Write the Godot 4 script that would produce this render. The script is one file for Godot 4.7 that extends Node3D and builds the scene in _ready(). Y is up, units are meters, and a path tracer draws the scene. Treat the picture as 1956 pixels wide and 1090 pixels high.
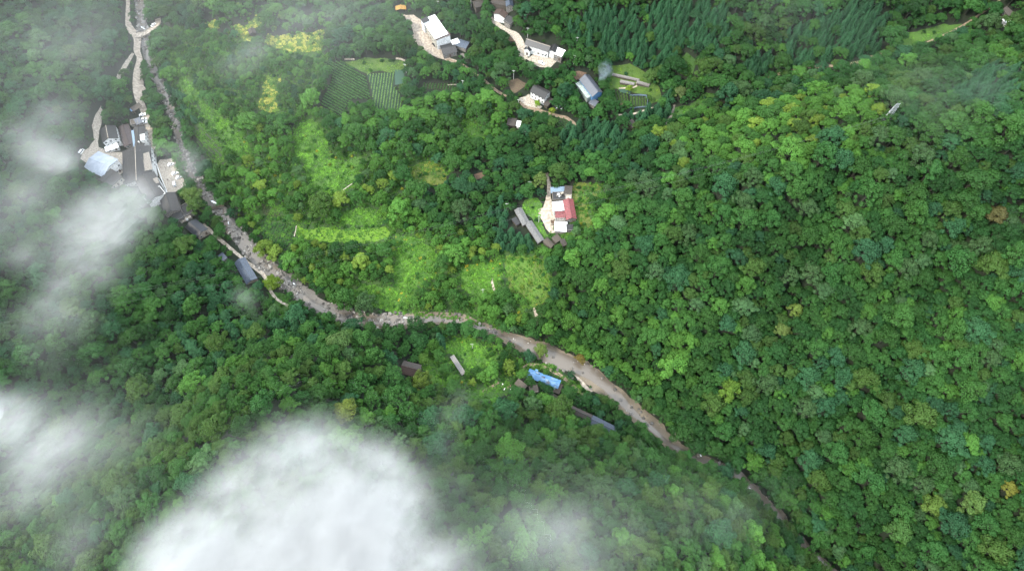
extends Node3D
# A wooded valley seen from the air: river, hamlet, terraced fields and banks of mist. Metres, y up, north is -z.

const X0 := -480.0
const Z0 := -675.0
const X1 := 480.0
const Z1 := 150.0
const CC := 15.0          # spacing of the coarse relief
const TC := 3.0           # spacing of the ground mesh
const MC := 1.5           # spacing of the land-cover map
const OPEN := 1
const WATER := 2
const BUILT := 4
const CROP := 8
const ROAD := 16
const MEADOW := 32

var rng := RandomNumberGenerator.new()
var taken := {}
var coarse_h := PackedFloat32Array()
var cnx := 0
var cnz := 0
var ground_h := PackedFloat32Array()
var gnx := 0
var gnz := 0
var cover := PackedByteArray()
var mnx := 0
var mnz := 0
var eye := Vector3(0, 385, 0)
var mats := {}
var rocks_noise := FastNoiseLite.new()
var tone_noise := FastNoiseLite.new()
var river := [Vector4(-290.2, -444.9, 9, 4), Vector4(-284.2, -417.7, 8, 4), Vector4(-278.2, -397, 7, 4), Vector4(-268.7, -372.7, 5, 4.2), Vector4(-258.6, -353.5, 4, 3.8), Vector4(-248.1, -334.8, 3, 3.5), Vector4(-236.8, -312, 2, 3.2), Vector4(-227.4, -290, 1, 3.2), Vector4(-216, -271.1, 0, 3.5), Vector4(-205.3, -256, -1, 3.5), Vector4(-194.4, -243, -2, 4), Vector4(-179.5, -225.5, -3, 4.5), Vector4(-165.2, -210.2, -3.5, 5), Vector4(-149.8, -197.2, -4, 5), Vector4(-133.2, -184.5, -4.5, 5.5), Vector4(-117.2, -173.8, -5, 6), Vector4(-103.6, -168.7, -5.5, 5.5), Vector4(-83.9, -165.7, -6, 5), Vector4(-67.7, -165.9, -6.5, 5.8), Vector4(-48.4, -168.6, -7, 5), Vector4(-32.1, -167.3, -8, 4.8), Vector4(-15.6, -160.7, -9, 4.2), Vector4(0.6, -154.8, -10, 4.5), Vector4(20, -147.6, -11, 6), Vector4(39.1, -138.4, -12, 6.8), Vector4(54.5, -127.1, -13, 7.2), Vector4(69.5, -114.2, -13.5, 6.5), Vector4(81.2, -103.9, -14, 6), Vector4(92.7, -92.7, -15, 6), Vector4(104.3, -85.3, -16, 4.8), Vector4(119.4, -79.7, -18, 3.8), Vector4(131.1, -74.5, -19, 3), Vector4(139.3, -66.7, -20, 3), Vector4(150.2, -55.4, -22, 3), Vector4(160.4, -41.5, -24, 3), Vector4(170.9, -30.6, -26, 3), Vector4(186.2, -15.9, -28, 3)]

func _ready():
	rng.seed = 20240817
	# camera, sky, sun, exposure
	var cam := Camera3D.new()
	cam.name = "camera"
	add_child(cam)
	cam.position = eye
	cam.rotation_degrees = Vector3(-64, 0, 0)
	cam.fov = 45.37
	cam.near = 1.0
	cam.far = 6000.0
	var air := WorldEnvironment.new()
	air.name = "air"
	var e := Environment.new()
	e.background_mode = Environment.BG_SKY
	var sky := ProceduralSkyMaterial.new()
	sky.sky_top_color = Color(0.93, 0.965, 1.0)
	sky.sky_horizon_color = Color(0.61, 0.66, 0.71)
	sky.sky_curve = 0.35
	sky.ground_bottom_color = Color(0.20, 0.26, 0.2)
	sky.ground_horizon_color = Color(0.45, 0.5, 0.52)
	sky.sky_energy_multiplier = 1.0
	var s := Sky.new()
	s.sky_material = sky
	e.sky = s
	e.tonemap_mode = Environment.TONE_MAPPER_LINEAR
	e.tonemap_exposure = 5.1
	e.sdfgi_enabled = true
	e.ssao_enabled = true
	e.ssil_enabled = true
	e.volumetric_fog_enabled = true
	e.volumetric_fog_density = 0.0
	air.environment = e
	add_child(air)
	var sun := DirectionalLight3D.new()
	sun.name = "sun"
	sun.light_energy = 0.42
	sun.light_angular_distance = 11.0
	sun.light_color = Color(1.0, 0.96, 0.88)
	sun.rotation_degrees = Vector3(-46, -66, 0)
	sun.shadow_enabled = true
	sun.sky_mode = DirectionalLight3D.SKY_MODE_LIGHT_ONLY
	add_child(sun)

	tone_noise.seed = 3
	tone_noise.frequency = 0.012
	tone_noise.fractal_octaves = 3
	rocks_noise.seed = 8
	rocks_noise.frequency = 0.09
	make_materials()
	make_relief()
	make_land()
	make_water()
	make_roads()
	make_fields()
	make_hamlet()
	make_upper_houses()
	make_red_house()
	make_lower_houses()
	make_vehicles()
	make_poles()
	make_trees()
	make_mist()

# ---------------------------------------------------------------- helpers
func numbered(called: String) -> String:
	if not taken.has(called):
		taken[called] = 0
		return called
	taken[called] += 1
	return "%s_%03d" % [called, taken[called]]

func tag(o: Node, label: String, category := "", group := "", kind := ""):
	if label: o.set_meta("label", label)
	if category: o.set_meta("category", category)
	if group: o.set_meta("group", group)
	if kind: o.set_meta("kind", kind)
	return o

func thing(called: String, label: String, category: String, at := Vector3.ZERO, turn := 0.0, group := "") -> Node3D:
	var o := Node3D.new()
	o.name = numbered(called)
	o.position = at
	o.rotation.y = turn
	add_child(o)
	tag(o, label, category, group)
	return o

func piece(called: String, mesh: Mesh, m: Material, parent: Node = self, at := Vector3.ZERO, turn := Vector3.ZERO) -> MeshInstance3D:
	var o := MeshInstance3D.new()
	o.name = numbered(called) if parent == self else called
	o.mesh = mesh
	o.material_override = m
	o.position = at
	o.rotation = turn
	o.cast_shadow = GeometryInstance3D.SHADOW_CASTING_SETTING_ON
	parent.add_child(o, true)
	return o

func lin(r: float, g: float, b: float) -> Color:
	return Color(r, g, b).linear_to_srgb()

func plain(c: Color, rough := 0.85, metal := 0.0, grime: Texture2D = null, scale := 0.12) -> StandardMaterial3D:
	var m := StandardMaterial3D.new()
	m.albedo_color = (c if c.g > 0.6 and c.g < 0.99 else c * 0.74).linear_to_srgb()
	m.roughness = rough
	m.metallic = metal
	if grime:
		m.albedo_texture = grime
		m.uv1_triplanar = true
		m.uv1_world_triplanar = true
		m.uv1_scale = Vector3.ONE * scale
	return m

func noise_texture(sd: int, freq: float, low: Color, high: Color, oct := 4, at_low := 0.25, at_high := 0.75) -> NoiseTexture2D:
	var n := FastNoiseLite.new()
	n.seed = sd
	n.frequency = freq
	n.fractal_octaves = oct
	var t := NoiseTexture2D.new()
	t.width = 512
	t.height = 512
	t.seamless = true
	t.noise = n
	var g := Gradient.new()
	g.offsets = PackedFloat32Array([at_low, at_high])
	g.colors = PackedColorArray([low, high])
	t.color_ramp = g
	return t

func leafy(c: Color, rough := 0.6) -> StandardMaterial3D:
	var m := StandardMaterial3D.new()
	m.albedo_color = c.linear_to_srgb()
	m.vertex_color_use_as_albedo = true
	m.roughness = rough
	m.metallic_specular = 0.22
	m.backlight_enabled = true
	m.backlight = Color(0.36, 0.48, 0.15)
	return m

func make_materials():
	var grime := noise_texture(11, 0.02, Color(0.62, 0.62, 0.6), Color(1, 1, 1))
	var strong := noise_texture(12, 0.03, Color(0.38, 0.37, 0.36), Color(1, 0.98, 0.96))
	var soil := noise_texture(13, 0.012, Color(0.74, 0.72, 0.7), Color(1, 1, 1), 5)
	mats.white = plain(Color(0.74, 0.75, 0.76), 0.8, 0.0, grime, 0.1)
	mats.white_roof = plain(Color(0.80, 0.81, 0.82), 0.5, 0.0, noise_texture(19, 0.02, Color(0.86, 0.87, 0.88), Color(1, 1, 1)), 0.08)
	mats.cream = plain(Color(0.62, 0.58, 0.5), 0.8, 0.0, grime, 0.1)
	mats.concrete = plain(Color(0.4, 0.39, 0.37), 0.9, 0.0, strong, 0.1)
	mats.pale_concrete = plain(Color(0.47, 0.43, 0.37), 0.9, 0.0, noise_texture(20, 0.03, Color(0.66, 0.63, 0.6), Color(1, 1, 1), 5), 0.06)
	mats.yard = plain(Color(0.40, 0.345, 0.285), 0.95, 0.0, soil, 0.07)
	mats.dirt = plain(Color(0.27, 0.21, 0.15), 0.95, 0.0, soil, 0.09)
	mats.sand_road = plain(Color(0.44, 0.385, 0.32), 0.95, 0.0, soil, 0.06)
	mats.garden_soil = plain(Color(0.15, 0.10, 0.07), 1.0, 0.0, soil, 0.12)
	mats.dark_tile = plain(Color(0.034, 0.037, 0.042), 0.7, 0.0, strong, 0.16)
	mats.black_tile = plain(Color(0.017, 0.021, 0.03), 0.45, 0.0, grime, 0.2)
	mats.grey_tile = plain(Color(0.07, 0.072, 0.076), 0.8, 0.0, strong, 0.14)
	mats.old_tile = plain(Color(0.10, 0.088, 0.08), 0.9, 0.0, strong, 0.2)
	mats.purple = plain(Color(0.052, 0.036, 0.038), 0.6, 0.0, grime, 0.15)
	mats.brown_tile = plain(Color(0.105, 0.066, 0.054), 0.85, 0.0, strong, 0.2)
	mats.rust = plain(Color(0.14, 0.09, 0.08), 0.7, 0.0, strong, 0.2)
	mats.red = plain(Color(0.26, 0.062, 0.068), 0.55, 0.0, grime, 0.1)
	mats.blue_grey = plain(Color(0.29, 0.33, 0.39), 0.5, 0.0, noise_texture(23, 0.01, Color(0.88, 0.89, 0.9), Color(1, 1, 1)), 0.05)
	mats.steel_blue = plain(Color(0.075, 0.10, 0.145), 0.45, 0.0, grime, 0.12)
	mats.barn = plain(Color(0.125, 0.14, 0.17), 0.55, 0.0, noise_texture(21, 0.05, Color(0.6, 0.6, 0.62), Color(1, 1, 1)), 0.1)
	mats.navy = plain(Color(0.045, 0.065, 0.105), 0.4, 0.0, grime, 0.15)
	mats.mint = plain(Color(0.45, 0.53, 0.50), 0.6, 0.0, grime, 0.1)
	mats.pale_panel = plain(Color(0.36, 0.34, 0.31), 0.7, 0.0, strong, 0.12)
	mats.stone = plain(Color(0.30, 0.28, 0.25), 0.95, 0.0, strong, 0.2)
	mats.weathered = plain(Color(0.15, 0.132, 0.11), 0.95, 0.0, strong, 0.25)
	mats.shed_roof = plain(Color(0.33, 0.33, 0.33), 0.8, 0.0, strong, 0.2)
	mats.wood = plain(Color(0.13, 0.09, 0.06), 0.9)
	mats.bark = plain(Color(0.028, 0.030, 0.020), 0.95)
	mats.mid_grey = plain(Color(0.2, 0.2, 0.205), 0.85, 0.0, grime, 0.14)
	mats.tarp_blue = plain(Color(0.17, 0.36, 0.58), 0.45, 0.0, noise_texture(22, 0.06, Color(0.55, 0.6, 0.7), Color(1, 1, 1)), 0.2)
	mats.tarp_pale = plain(Color(0.30, 0.46, 0.66), 0.5, 0.0, strong, 0.25)
	mats.tarp_yellow = plain(Color(0.52, 0.29, 0.06), 0.6, 0.0, grime, 0.15)
	mats.terracotta = plain(Color(0.36, 0.17, 0.11), 0.85)
	mats.glass = plain(Color(0.02, 0.026, 0.03), 0.12)
	mats.frame = plain(Color(0.5, 0.52, 0.53), 0.6)
	mats.door = plain(Color(0.08, 0.05, 0.035), 0.7)
	mats.car_white = plain(Color(0.78, 0.79, 0.8), 0.25)
	mats.car_black = plain(Color(0.012, 0.013, 0.015), 0.2)
	mats.tyre = plain(Color(0.015, 0.015, 0.015), 0.9)
	mats.lamp = plain(Color(0.75, 0.77, 0.8), 0.1)
	mats.cable = plain(Color(0.2, 0.21, 0.22), 0.5, 0.4)
	mats.galvanised = plain(Color(0.27, 0.29, 0.30), 0.5, 0.3)
	mats.post = plain(Color(0.48, 0.48, 0.47), 0.9)
	mats.foam = plain(Color(0.72, 0.76, 0.78), 0.6)
	mats.net = plain(Color(0.020, 0.058, 0.036), 0.9)
	mats.rock = plain(Color(0.30, 0.30, 0.29), 0.9, 0.0, strong, 0.5)
	mats.rock.vertex_color_use_as_albedo = true
	var w := plain(Color(0.115, 0.096, 0.076), 0.12)
	w.metallic_specular = 0.5
	w.normal_enabled = true
	var wn := NoiseTexture2D.new()
	var fn := FastNoiseLite.new()
	fn.seed = 5
	fn.frequency = 0.05
	wn.noise = fn
	wn.seamless = true
	wn.as_normal_map = true
	wn.bump_strength = 3.0
	w.normal_texture = wn
	w.normal_scale = 0.5
	w.uv1_triplanar = true
	w.uv1_world_triplanar = true
	w.uv1_scale = Vector3.ONE * 0.16
	mats.water = w
	mats.bed = plain(Color(1, 1, 1), 0.95, 0.0, noise_texture(31, 0.08, Color(0.5, 0.48, 0.47), Color(1, 1, 1), 5), 0.11)
	mats.bed.vertex_color_use_as_albedo = true
	mats.soil_cover = plain(Color(1, 1, 1), 0.95, 0.0, noise_texture(33, 0.05, Color(0.55, 0.55, 0.5), Color(1, 1, 1), 5), 0.12)
	mats.soil_cover.vertex_color_use_as_albedo = true
	mats.plant = leafy(Color(0.72, 0.72, 0.72))

# ---------------------------------------------------------------- relief
func make_relief():
	var pts := [Vector3(-282.3, -300.4, -0.7013), Vector3(-286.1, -280.4, -0.5056), Vector3(-229.7, -271.1, 0.1757), Vector3(-265.2, -325.6, -0.0978), Vector3(-279.4, -372.9, -0.6151), Vector3(-290.9, -407.8, -0.4202), Vector3(-293.2, -328.1, 0.9174), Vector3(-323.8, -354.7, -0.1332), Vector3(-306.2, -382.5, 0.5433), Vector3(-319.4, -300.2, -0.0530), Vector3(-288.5, -234.7, 0.8836), Vector3(-268.9, -228, -0.5134), Vector3(-246.3, -237.5, -0.0610), Vector3(-215.6, -228.1, 0.2233), Vector3(-271.9, -186.6, 0.0623), Vector3(-245.1, -192.8, -0.4550), Vector3(-208.2, -190.9, 0.1017), Vector3(-171.1, -180.9, -0.0505), Vector3(-245.9, -146.3, 0.2398), Vector3(-215.7, -149.4, -0.0328), Vector3(-176.2, -148.2, 0.2992), Vector3(-131.9, -153.4, -0.7621), Vector3(-251.8, -113.6, 0.5282), Vector3(-228.5, -109.4, -0.0832), Vector3(-201.8, -119.8, 0.1918), Vector3(-177.6, -131.1, -0.2527), Vector3(-220.2, -72.8, -0.9881), Vector3(-185.1, -105.5, -0.8026), Vector3(-144.2, -127.8, 0.1032), Vector3(-153.8, -100.7, 0.6493), Vector3(-174.3, -76.5, -0.0887), Vector3(-187.4, -54.3, 0.5731), Vector3(-203.9, -35.7, -0.2983), Vector3(-109.9, -133.6, 0.4320), Vector3(-86.9, -131.3, 0.9933), Vector3(-70.7, -123.1, -0.4539), Vector3(-59.8, -131.2, -0.2323), Vector3(-33.8, -135.3, 0.2543), Vector3(-23.6, -114.4, -0.2669), Vector3(6.9, -126.5, 0.0962), Vector3(37.4, -110.5, 0.0408), Vector3(52.5, -104.6, -0.2955), Vector3(-99.5, -94.9, 0.3121), Vector3(-75.5, -88.1, -0.6483), Vector3(-47.8, -80, 0.1735), Vector3(-7.7, -81.8, 0.1783), Vector3(28.8, -84.1, 0.0470), Vector3(64.4, -86.4, 0.7050), Vector3(81.9, -78.6, 0.2755), Vector3(-111.8, -59.1, 0.0460), Vector3(-65.9, -49.2, -0.0273), Vector3(-19.2, -51.2, -0.1581), Vector3(31.7, -58.6, 0.0250), Vector3(74.3, -61.6, -0.2659), Vector3(101.7, -54.3, 0.4298), Vector3(125.4, -55.1, 0.8494), Vector3(129.6, -39.7, 0.1460), Vector3(147.2, -27.6, 0.8127), Vector3(77.8, -26.3, 0.2999), Vector3(4.9, -22.2, -0.1156), Vector3(-58.8, -19.2, 0.1066), Vector3(-118.7, -22.3, 0.2557), Vector3(83.6, -116.2, 0.3224), Vector3(103.4, -98.1, 0.8253), Vector3(126.9, -89.5, 0.6559), Vector3(83.4, -132.5, 0.1868), Vector3(54, -147.1, 0.2840), Vector3(38.5, -164.8, -0.0003), Vector3(68.6, -161.4, -0.1011), Vector3(97.3, -130.6, 0.1533), Vector3(140.2, -101.7, 0.2003), Vector3(178.9, -59.7, 0.4676), Vector3(169.6, -47.4, 0.5914), Vector3(192.1, -31.1, 0.4590), Vector3(214.4, -30.2, -0.0376), Vector3(243.3, -28.7, -0.1057), Vector3(152.3, -126.1, -0.1197), Vector3(201.4, -95.5, 0.1194), Vector3(245.9, -79.3, -0.1070), Vector3(200, -144.7, -0.0978), Vector3(243.2, -137.8, -0.0027), Vector3(148.2, -173.8, 0.0148), Vector3(96.5, -183.5, -0.1630), Vector3(68.1, -201.7, 0.4529), Vector3(55.8, -233.7, -0.2762), Vector3(98.7, -228.9, 0.0491), Vector3(135, -218.7, 0.4358), Vector3(170.9, -217.6, 0.0628), Vector3(208.4, -213.7, -0.6571), Vector3(241.2, -195.4, -0.2862), Vector3(192.8, -232.6, 0.9123), Vector3(158, -258.8, -0.0042), Vector3(119.7, -266.4, -0.0627), Vector3(94.5, -277.5, 0.0439), Vector3(229.7, -225.2, 0.3253), Vector3(248.4, -220.7, 0.4081), Vector3(158.3, -316, -1.4587), Vector3(194, -314.8, -0.6657), Vector3(234.7, -312.9, -0.7473), Vector3(265.2, -322.2, -0.1879), Vector3(294.4, -334.6, -0.5473), Vector3(206.5, -286.3, 0.2239), Vector3(228.5, -271.7, -0.2349), Vector3(253.8, -255.1, 0.3046), Vector3(112.2, -316.5, -0.8143), Vector3(141.2, -325.2, 1.3032), Vector3(174, -338.9, 0.0661), Vector3(216.2, -335.8, 0.9676), Vector3(110, -344.2, 0.4929), Vector3(77.7, -358.7, -0.1596), Vector3(60.7, -345.8, 0.4780), Vector3(42.7, -365.6, 0.4976), Vector3(7.9, -376.7, 0.2393), Vector3(-55.1, -374.9, 0.0788), Vector3(-27.2, -391.8, -0.2566), Vector3(-10.3, -381.5, -0.4646), Vector3(22.3, -351.5, -0.5011), Vector3(18.5, -320.9, 0.1099), Vector3(54.3, -326.1, -0.2989), Vector3(79.3, -331.2, -0.9460), Vector3(78.4, -314.6, 0.3785), Vector3(4.3, -341.6, 0.0676), Vector3(-105, -387.3, -0.1229), Vector3(-142.2, -379.1, 0.0550), Vector3(-181.8, -383.3, -0.0751), Vector3(-223.5, -389.6, -0.0375), Vector3(-254.4, -399.2, 0.1484), Vector3(-207.3, -344.2, 0.2079), Vector3(-236.9, -327.4, 0.0393), Vector3(-210.1, -304.2, -0.0436), Vector3(-173.7, -320.5, 0.0707), Vector3(-137.7, -331, 0.0415), Vector3(-86.7, -337.7, 0.0244), Vector3(-98.4, -296.1, 0.0905), Vector3(-148.9, -288.4, -0.0936), Vector3(-117.9, -266.8, -0.0429), Vector3(-45.4, -303.4, 0.0284), Vector3(-26.8, -263.3, -0.0442), Vector3(-185.1, -261.9, 0.2420), Vector3(-143.7, -241.3, 0.0959), Vector3(-100.2, -220.9, 0.0352), Vector3(-60.2, -237.5, 0.0475), Vector3(31.8, -229.9, 0.0519), Vector3(7.2, -222.1, 0.0639), Vector3(-25.7, -207.7, 0.0026), Vector3(-58.7, -196, 0.0702), Vector3(-118.3, -193.3, 0.2914), Vector3(-84.5, -182.8, 0.2334), Vector3(-25.3, -178.3, 0.5938), Vector3(7.1, -189.3, -0.1664), Vector3(22.9, -171.5, 0.4811), Vector3(-9.1, -169.4, -0.0709), Vector3(-353.2, -373.4, 0.5291), Vector3(-291.5, -168.7, 0.2168), Vector3(-214.3, -5.8, 0.2896), Vector3(0, -418.9, 0.4830), Vector3(170.3, -375.7, 0.2931), Vector3(325.1, -338.3, 0.4705), Vector3(277.1, -176.5, 0.2288), Vector3(280, -87, 0.0425), Vector3(269.1, -6.8, 0.2295), Vector3(171.5, -0.2, -0.0478), Vector3(4.5, -0.2, 0.4824), Vector3(-227.5, -453.1, 0.3761), Vector3(-289.7, -456.3, -0.1495), Vector3(-290.2, -444.9, -0.3211), Vector3(-278.2, -397, -0.0475), Vector3(-258.6, -353.5, -0.1824), Vector3(-236.8, -312, 0.0517), Vector3(-216, -271.1, -0.1526), Vector3(-194.4, -243, -0.3179), Vector3(-165.2, -210.2, -0.1429), Vector3(-133.2, -184.5, 0.0032), Vector3(-103.6, -168.7, -0.6056), Vector3(-67.7, -165.9, -0.3815), Vector3(-32.1, -167.3, -0.4742), Vector3(0.6, -154.8, -0.3929), Vector3(39.1, -138.4, -0.6047), Vector3(69.5, -114.2, -0.7899), Vector3(92.7, -92.7, -1.4781), Vector3(119.4, -79.7, -1.3814), Vector3(139.3, -66.7, -1.0526), Vector3(160.4, -41.5, -1.6609), Vector3(186.2, -15.9, -1.1971)]
	var tilt := Vector3(123.19093, 0.010284, 0.000759)
	cnx = int((X1 - X0) / CC) + 3
	cnz = int((Z1 - Z0) / CC) + 3
	coarse_h.resize(cnx * cnz)
	for j in cnz:
		for i in cnx:
			var x := X0 + (i - 1) * CC
			var z := Z0 + (j - 1) * CC
			var h: float = tilt.x + tilt.y * x + tilt.z * z
			for p: Vector3 in pts:
				h -= p.z * sqrt((x - p.x) * (x - p.x) + (z - p.y) * (z - p.y) + 324.0)
			coarse_h[j * cnx + i] = h
	gnx = int((X1 - X0) / TC) + 1
	gnz = int((Z1 - Z0) / TC) + 1
	ground_h.resize(gnx * gnz)
	mnx = int((X1 - X0) / MC)
	mnz = int((Z1 - Z0) / MC)
	cover.resize(mnx * mnz)
	for j in gnz:
		for i in gnx:
			ground_h[j * gnx + i] = rough_height(X0 + i * TC, Z0 + j * TC)
	# gullies run down the eastern slope and the southern spur towards the river
	for j in gnz:
		for i in gnx:
			var x := X0 + i * TC
			var z := Z0 + j * TC
			var mask := smoothstep(40.0, 110.0, x) * smoothstep(-235.0, -200.0, z) if x + z > -40.0 or x > 90.0 else 0.0
			if x < 60.0 and z > -135.0: mask = smoothstep(-135.0, -105.0, z) * smoothstep(60.0, 20.0, x) * smoothstep(-250.0, -180.0, x) * 0.8
			if mask <= 0.0: continue
			var along := (x + z * 0.9) * 0.72 + 9.0 * sin(x * 0.031 - z * 0.043)
			var crease := 1.0 - absf(sin(PI * along / 62.0))
			ground_h[j * gnx + i] += mask * (4.0 - 12.0 * crease * crease)
	# the valley of the river is cut into it
	var best := {}
	for k in river.size() - 1:
		var a: Vector4 = river[k]
		var b: Vector4 = river[k + 1]
		var d := Vector2(b.x - a.x, b.y - a.y)
		var l := d.length_squared()
		for j in range(maxi(0, int((minf(a.y, b.y) - 36 - Z0) / TC)), mini(gnz, int((maxf(a.y, b.y) + 36 - Z0) / TC) + 1)):
			for i in range(maxi(0, int((minf(a.x, b.x) - 36 - X0) / TC)), mini(gnx, int((maxf(a.x, b.x) + 36 - X0) / TC) + 1)):
				var p := Vector2(X0 + i * TC - a.x, Z0 + j * TC - a.y)
				var t := clampf(p.dot(d) / l, 0, 1)
				var dist := p.distance_to(d * t) - lerpf(a.w, b.w, t)
				var at := j * gnx + i
				if dist < 26.0 and (not best.has(at) or best[at].x > dist):
					best[at] = Vector2(dist, lerpf(a.z, b.z, t))
	for at in best:
		var q: Vector2 = best[at]
		var t := clampf((q.x - 0.5) / 25.5, 0, 1)
		t = 1.0 - (1.0 - t) * (1.0 - t)
		ground_h[at] = q.y if q.x < 0.5 else lerpf(q.y, ground_h[at], t)

func cubic(a: float, b: float, c: float, d: float, t: float) -> float:
	return b + 0.5 * t * (c - a + t * (2.0 * a - 5.0 * b + 4.0 * c - d + t * (3.0 * (b - c) + d - a)))

func rough_height(x: float, z: float) -> float:
	var fx := (x - X0) / CC + 1.0
	var fz := (z - Z0) / CC + 1.0
	var i := clampi(int(floor(fx)), 1, cnx - 3)
	var j := clampi(int(floor(fz)), 1, cnz - 3)
	var u := fx - i
	var v := fz - j
	var r := [0.0, 0.0, 0.0, 0.0]
	for k in 4:
		var o := (j - 1 + k) * cnx + i
		r[k] = cubic(coarse_h[o - 1], coarse_h[o], coarse_h[o + 1], coarse_h[o + 2], u)
	return cubic(r[0], r[1], r[2], r[3], v)

func ground(x: float, z: float) -> float:
	var fx := clampf((x - X0) / TC, 0, gnx - 1.001)
	var fz := clampf((z - Z0) / TC, 0, gnz - 1.001)
	var i := int(fx)
	var j := int(fz)
	var u := fx - i
	var v := fz - j
	var o := j * gnx + i
	if u + v <= 1.0:
		return ground_h[o] + u * (ground_h[o + 1] - ground_h[o]) + v * (ground_h[o + gnx] - ground_h[o])
	var far := ground_h[o + gnx + 1]
	return far + (1.0 - u) * (ground_h[o + gnx] - far) + (1.0 - v) * (ground_h[o + 1] - far)

func on(p: Vector2, up := 0.0) -> Vector3:
	return Vector3(p.x, ground(p.x, p.y) + up, p.y)

func cover_at(x: float, z: float) -> int:
	var i := int((x - X0) / MC)
	var j := int((z - Z0) / MC)
	if i < 0 or j < 0 or i >= mnx or j >= mnz: return 0
	return cover[j * mnx + i]

# The ground as one sheet, fine in the valley and coarse towards the horizon.
func make_land():
	var v := PackedVector3Array()
	var c := PackedColorArray()
	var ix := PackedInt32Array()
	for j in gnz:
		for i in gnx:
			var x := X0 + i * TC
			var z := Z0 + j * TC
			v.append(Vector3(x, ground_h[j * gnx + i], z))
			var n := tone_noise.get_noise_2d(x * 4.0, z * 4.0) * 0.5 + 0.5
			c.append(Color(0.006, 0.014, 0.005).lerp(Color(0.013, 0.028, 0.009), n))
	for j in gnz - 1:
		for i in gnx - 1:
			var o := j * gnx + i
			ix.append_array([o, o + 1, o + gnx, o + 1, o + gnx + 1, o + gnx])
	# skirt: rings that carry the rim outwards to the horizon
	var rim: Array[int] = []
	for i in gnx: rim.append(i)
	for j in range(1, gnz): rim.append(j * gnx + gnx - 1)
	for i in range(gnx - 2, -1, -1): rim.append((gnz - 1) * gnx + i)
	for j in range(gnz - 2, 0, -1): rim.append(j * gnx)
	var mid := Vector3((X0 + X1) / 2, 0, (Z0 + Z1) / 2)
	var last := rim
	for ring in [1.35, 2.2, 5.0]:
		var now: Array[int] = []
		for at in rim:
			var p := v[at]
			var q: Vector3 = mid + (p - mid) * ring
			q.y = lerpf(p.y, 80.0 + 45.0 * tone_noise.get_noise_2d(q.x * 0.25, q.z * 0.25), clampf((ring - 1.0) * 1.2, 0, 1))
			now.append(v.size())
			v.append(q)
			c.append(Color(0.03, 0.062, 0.02))
		for k in rim.size():
			var k2 := (k + 1) % rim.size()
			ix.append_array([last[k], now[k], last[k2], last[k2], now[k], now[k2]])
		last = now
	var m := sheet(v, c, ix)
	tag(piece("ground", m, mats.soil_cover), "dark green forest floor covering the slopes of the whole valley", "", "", "structure")

func sheet(v: PackedVector3Array, c: PackedColorArray, ix: PackedInt32Array) -> ArrayMesh:
	var a := []
	a.resize(Mesh.ARRAY_MAX)
	var n := PackedVector3Array()
	n.resize(v.size())
	for k in range(0, ix.size(), 3):
		var q := (v[ix[k + 2]] - v[ix[k]]).cross(v[ix[k + 1]] - v[ix[k]])
		for w in 3: n[ix[k + w]] += q
	for k in n.size(): n[k] = n[k].normalized()
	a[Mesh.ARRAY_VERTEX] = v
	a[Mesh.ARRAY_NORMAL] = n
	if c.size(): a[Mesh.ARRAY_COLOR] = c
	a[Mesh.ARRAY_INDEX] = ix
	var m := ArrayMesh.new()
	m.add_surface_from_arrays(Mesh.PRIMITIVE_TRIANGLES, a)
	return m

func facets(v: PackedVector3Array, c := PackedColorArray()) -> ArrayMesh:
	var a := []
	a.resize(Mesh.ARRAY_MAX)
	a[Mesh.ARRAY_VERTEX] = v
	if c.size(): a[Mesh.ARRAY_COLOR] = c
	var m := ArrayMesh.new()
	m.add_surface_from_arrays(Mesh.PRIMITIVE_TRIANGLES, a)
	return m

# A polygon laid on the ground: cut along the cells of the ground mesh, so that it follows the relief. Marks the land cover.
func draped(poly: PackedVector2Array, lift: float, mark: int, low: Color, high: Color, spread := 0.0) -> ArrayMesh:
	var v := PackedVector3Array()
	var c := PackedColorArray()
	var lo := poly[0]
	var hi := poly[0]
	for p in poly:
		lo = lo.min(p)
		hi = hi.max(p)
	for j in range(int(floor((lo.y - Z0) / TC)), int((hi.y - Z0) / TC) + 1):
		for i in range(int(floor((lo.x - X0) / TC)), int((hi.x - X0) / TC) + 1):
			var a := Vector2(X0 + i * TC, Z0 + j * TC)
			for half in 2:
				var tri := PackedVector2Array([a, a + Vector2(TC, 0), a + Vector2(0, TC)]) if half == 0 else PackedVector2Array([a + Vector2(TC, 0), a + Vector2(TC, TC), a + Vector2(0, TC)])
				for part in Geometry2D.intersect_polygons(tri, poly):
					for k in range(1, part.size() - 1):
						var t := [part[0], part[k], part[k + 1]]
						if (t[1] - t[0]).cross(t[2] - t[0]) < 0: t = [part[0], part[k + 1], part[k]]
						for q: Vector2 in t:
							v.append(on(q, lift))
							var n := clampf(0.5 + tone_noise.get_noise_2d(q.x * 6.0, q.y * 6.0) + spread * rocks_noise.get_noise_2d(q.x * 5, q.y * 5), 0, 1)
							c.append(low.lerp(high, n))
	for j in range(maxi(0, int((lo.y - Z0) / MC)), mini(mnz, int((hi.y - Z0) / MC) + 1)):
		for i in range(maxi(0, int((lo.x - X0) / MC)), mini(mnx, int((hi.x - X0) / MC) + 1)):
			if Geometry2D.is_point_in_polygon(Vector2(X0 + (i + 0.5) * MC, Z0 + (j + 0.5) * MC), poly):
				cover[j * mnx + i] |= mark
	return facets(v, c)

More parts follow.
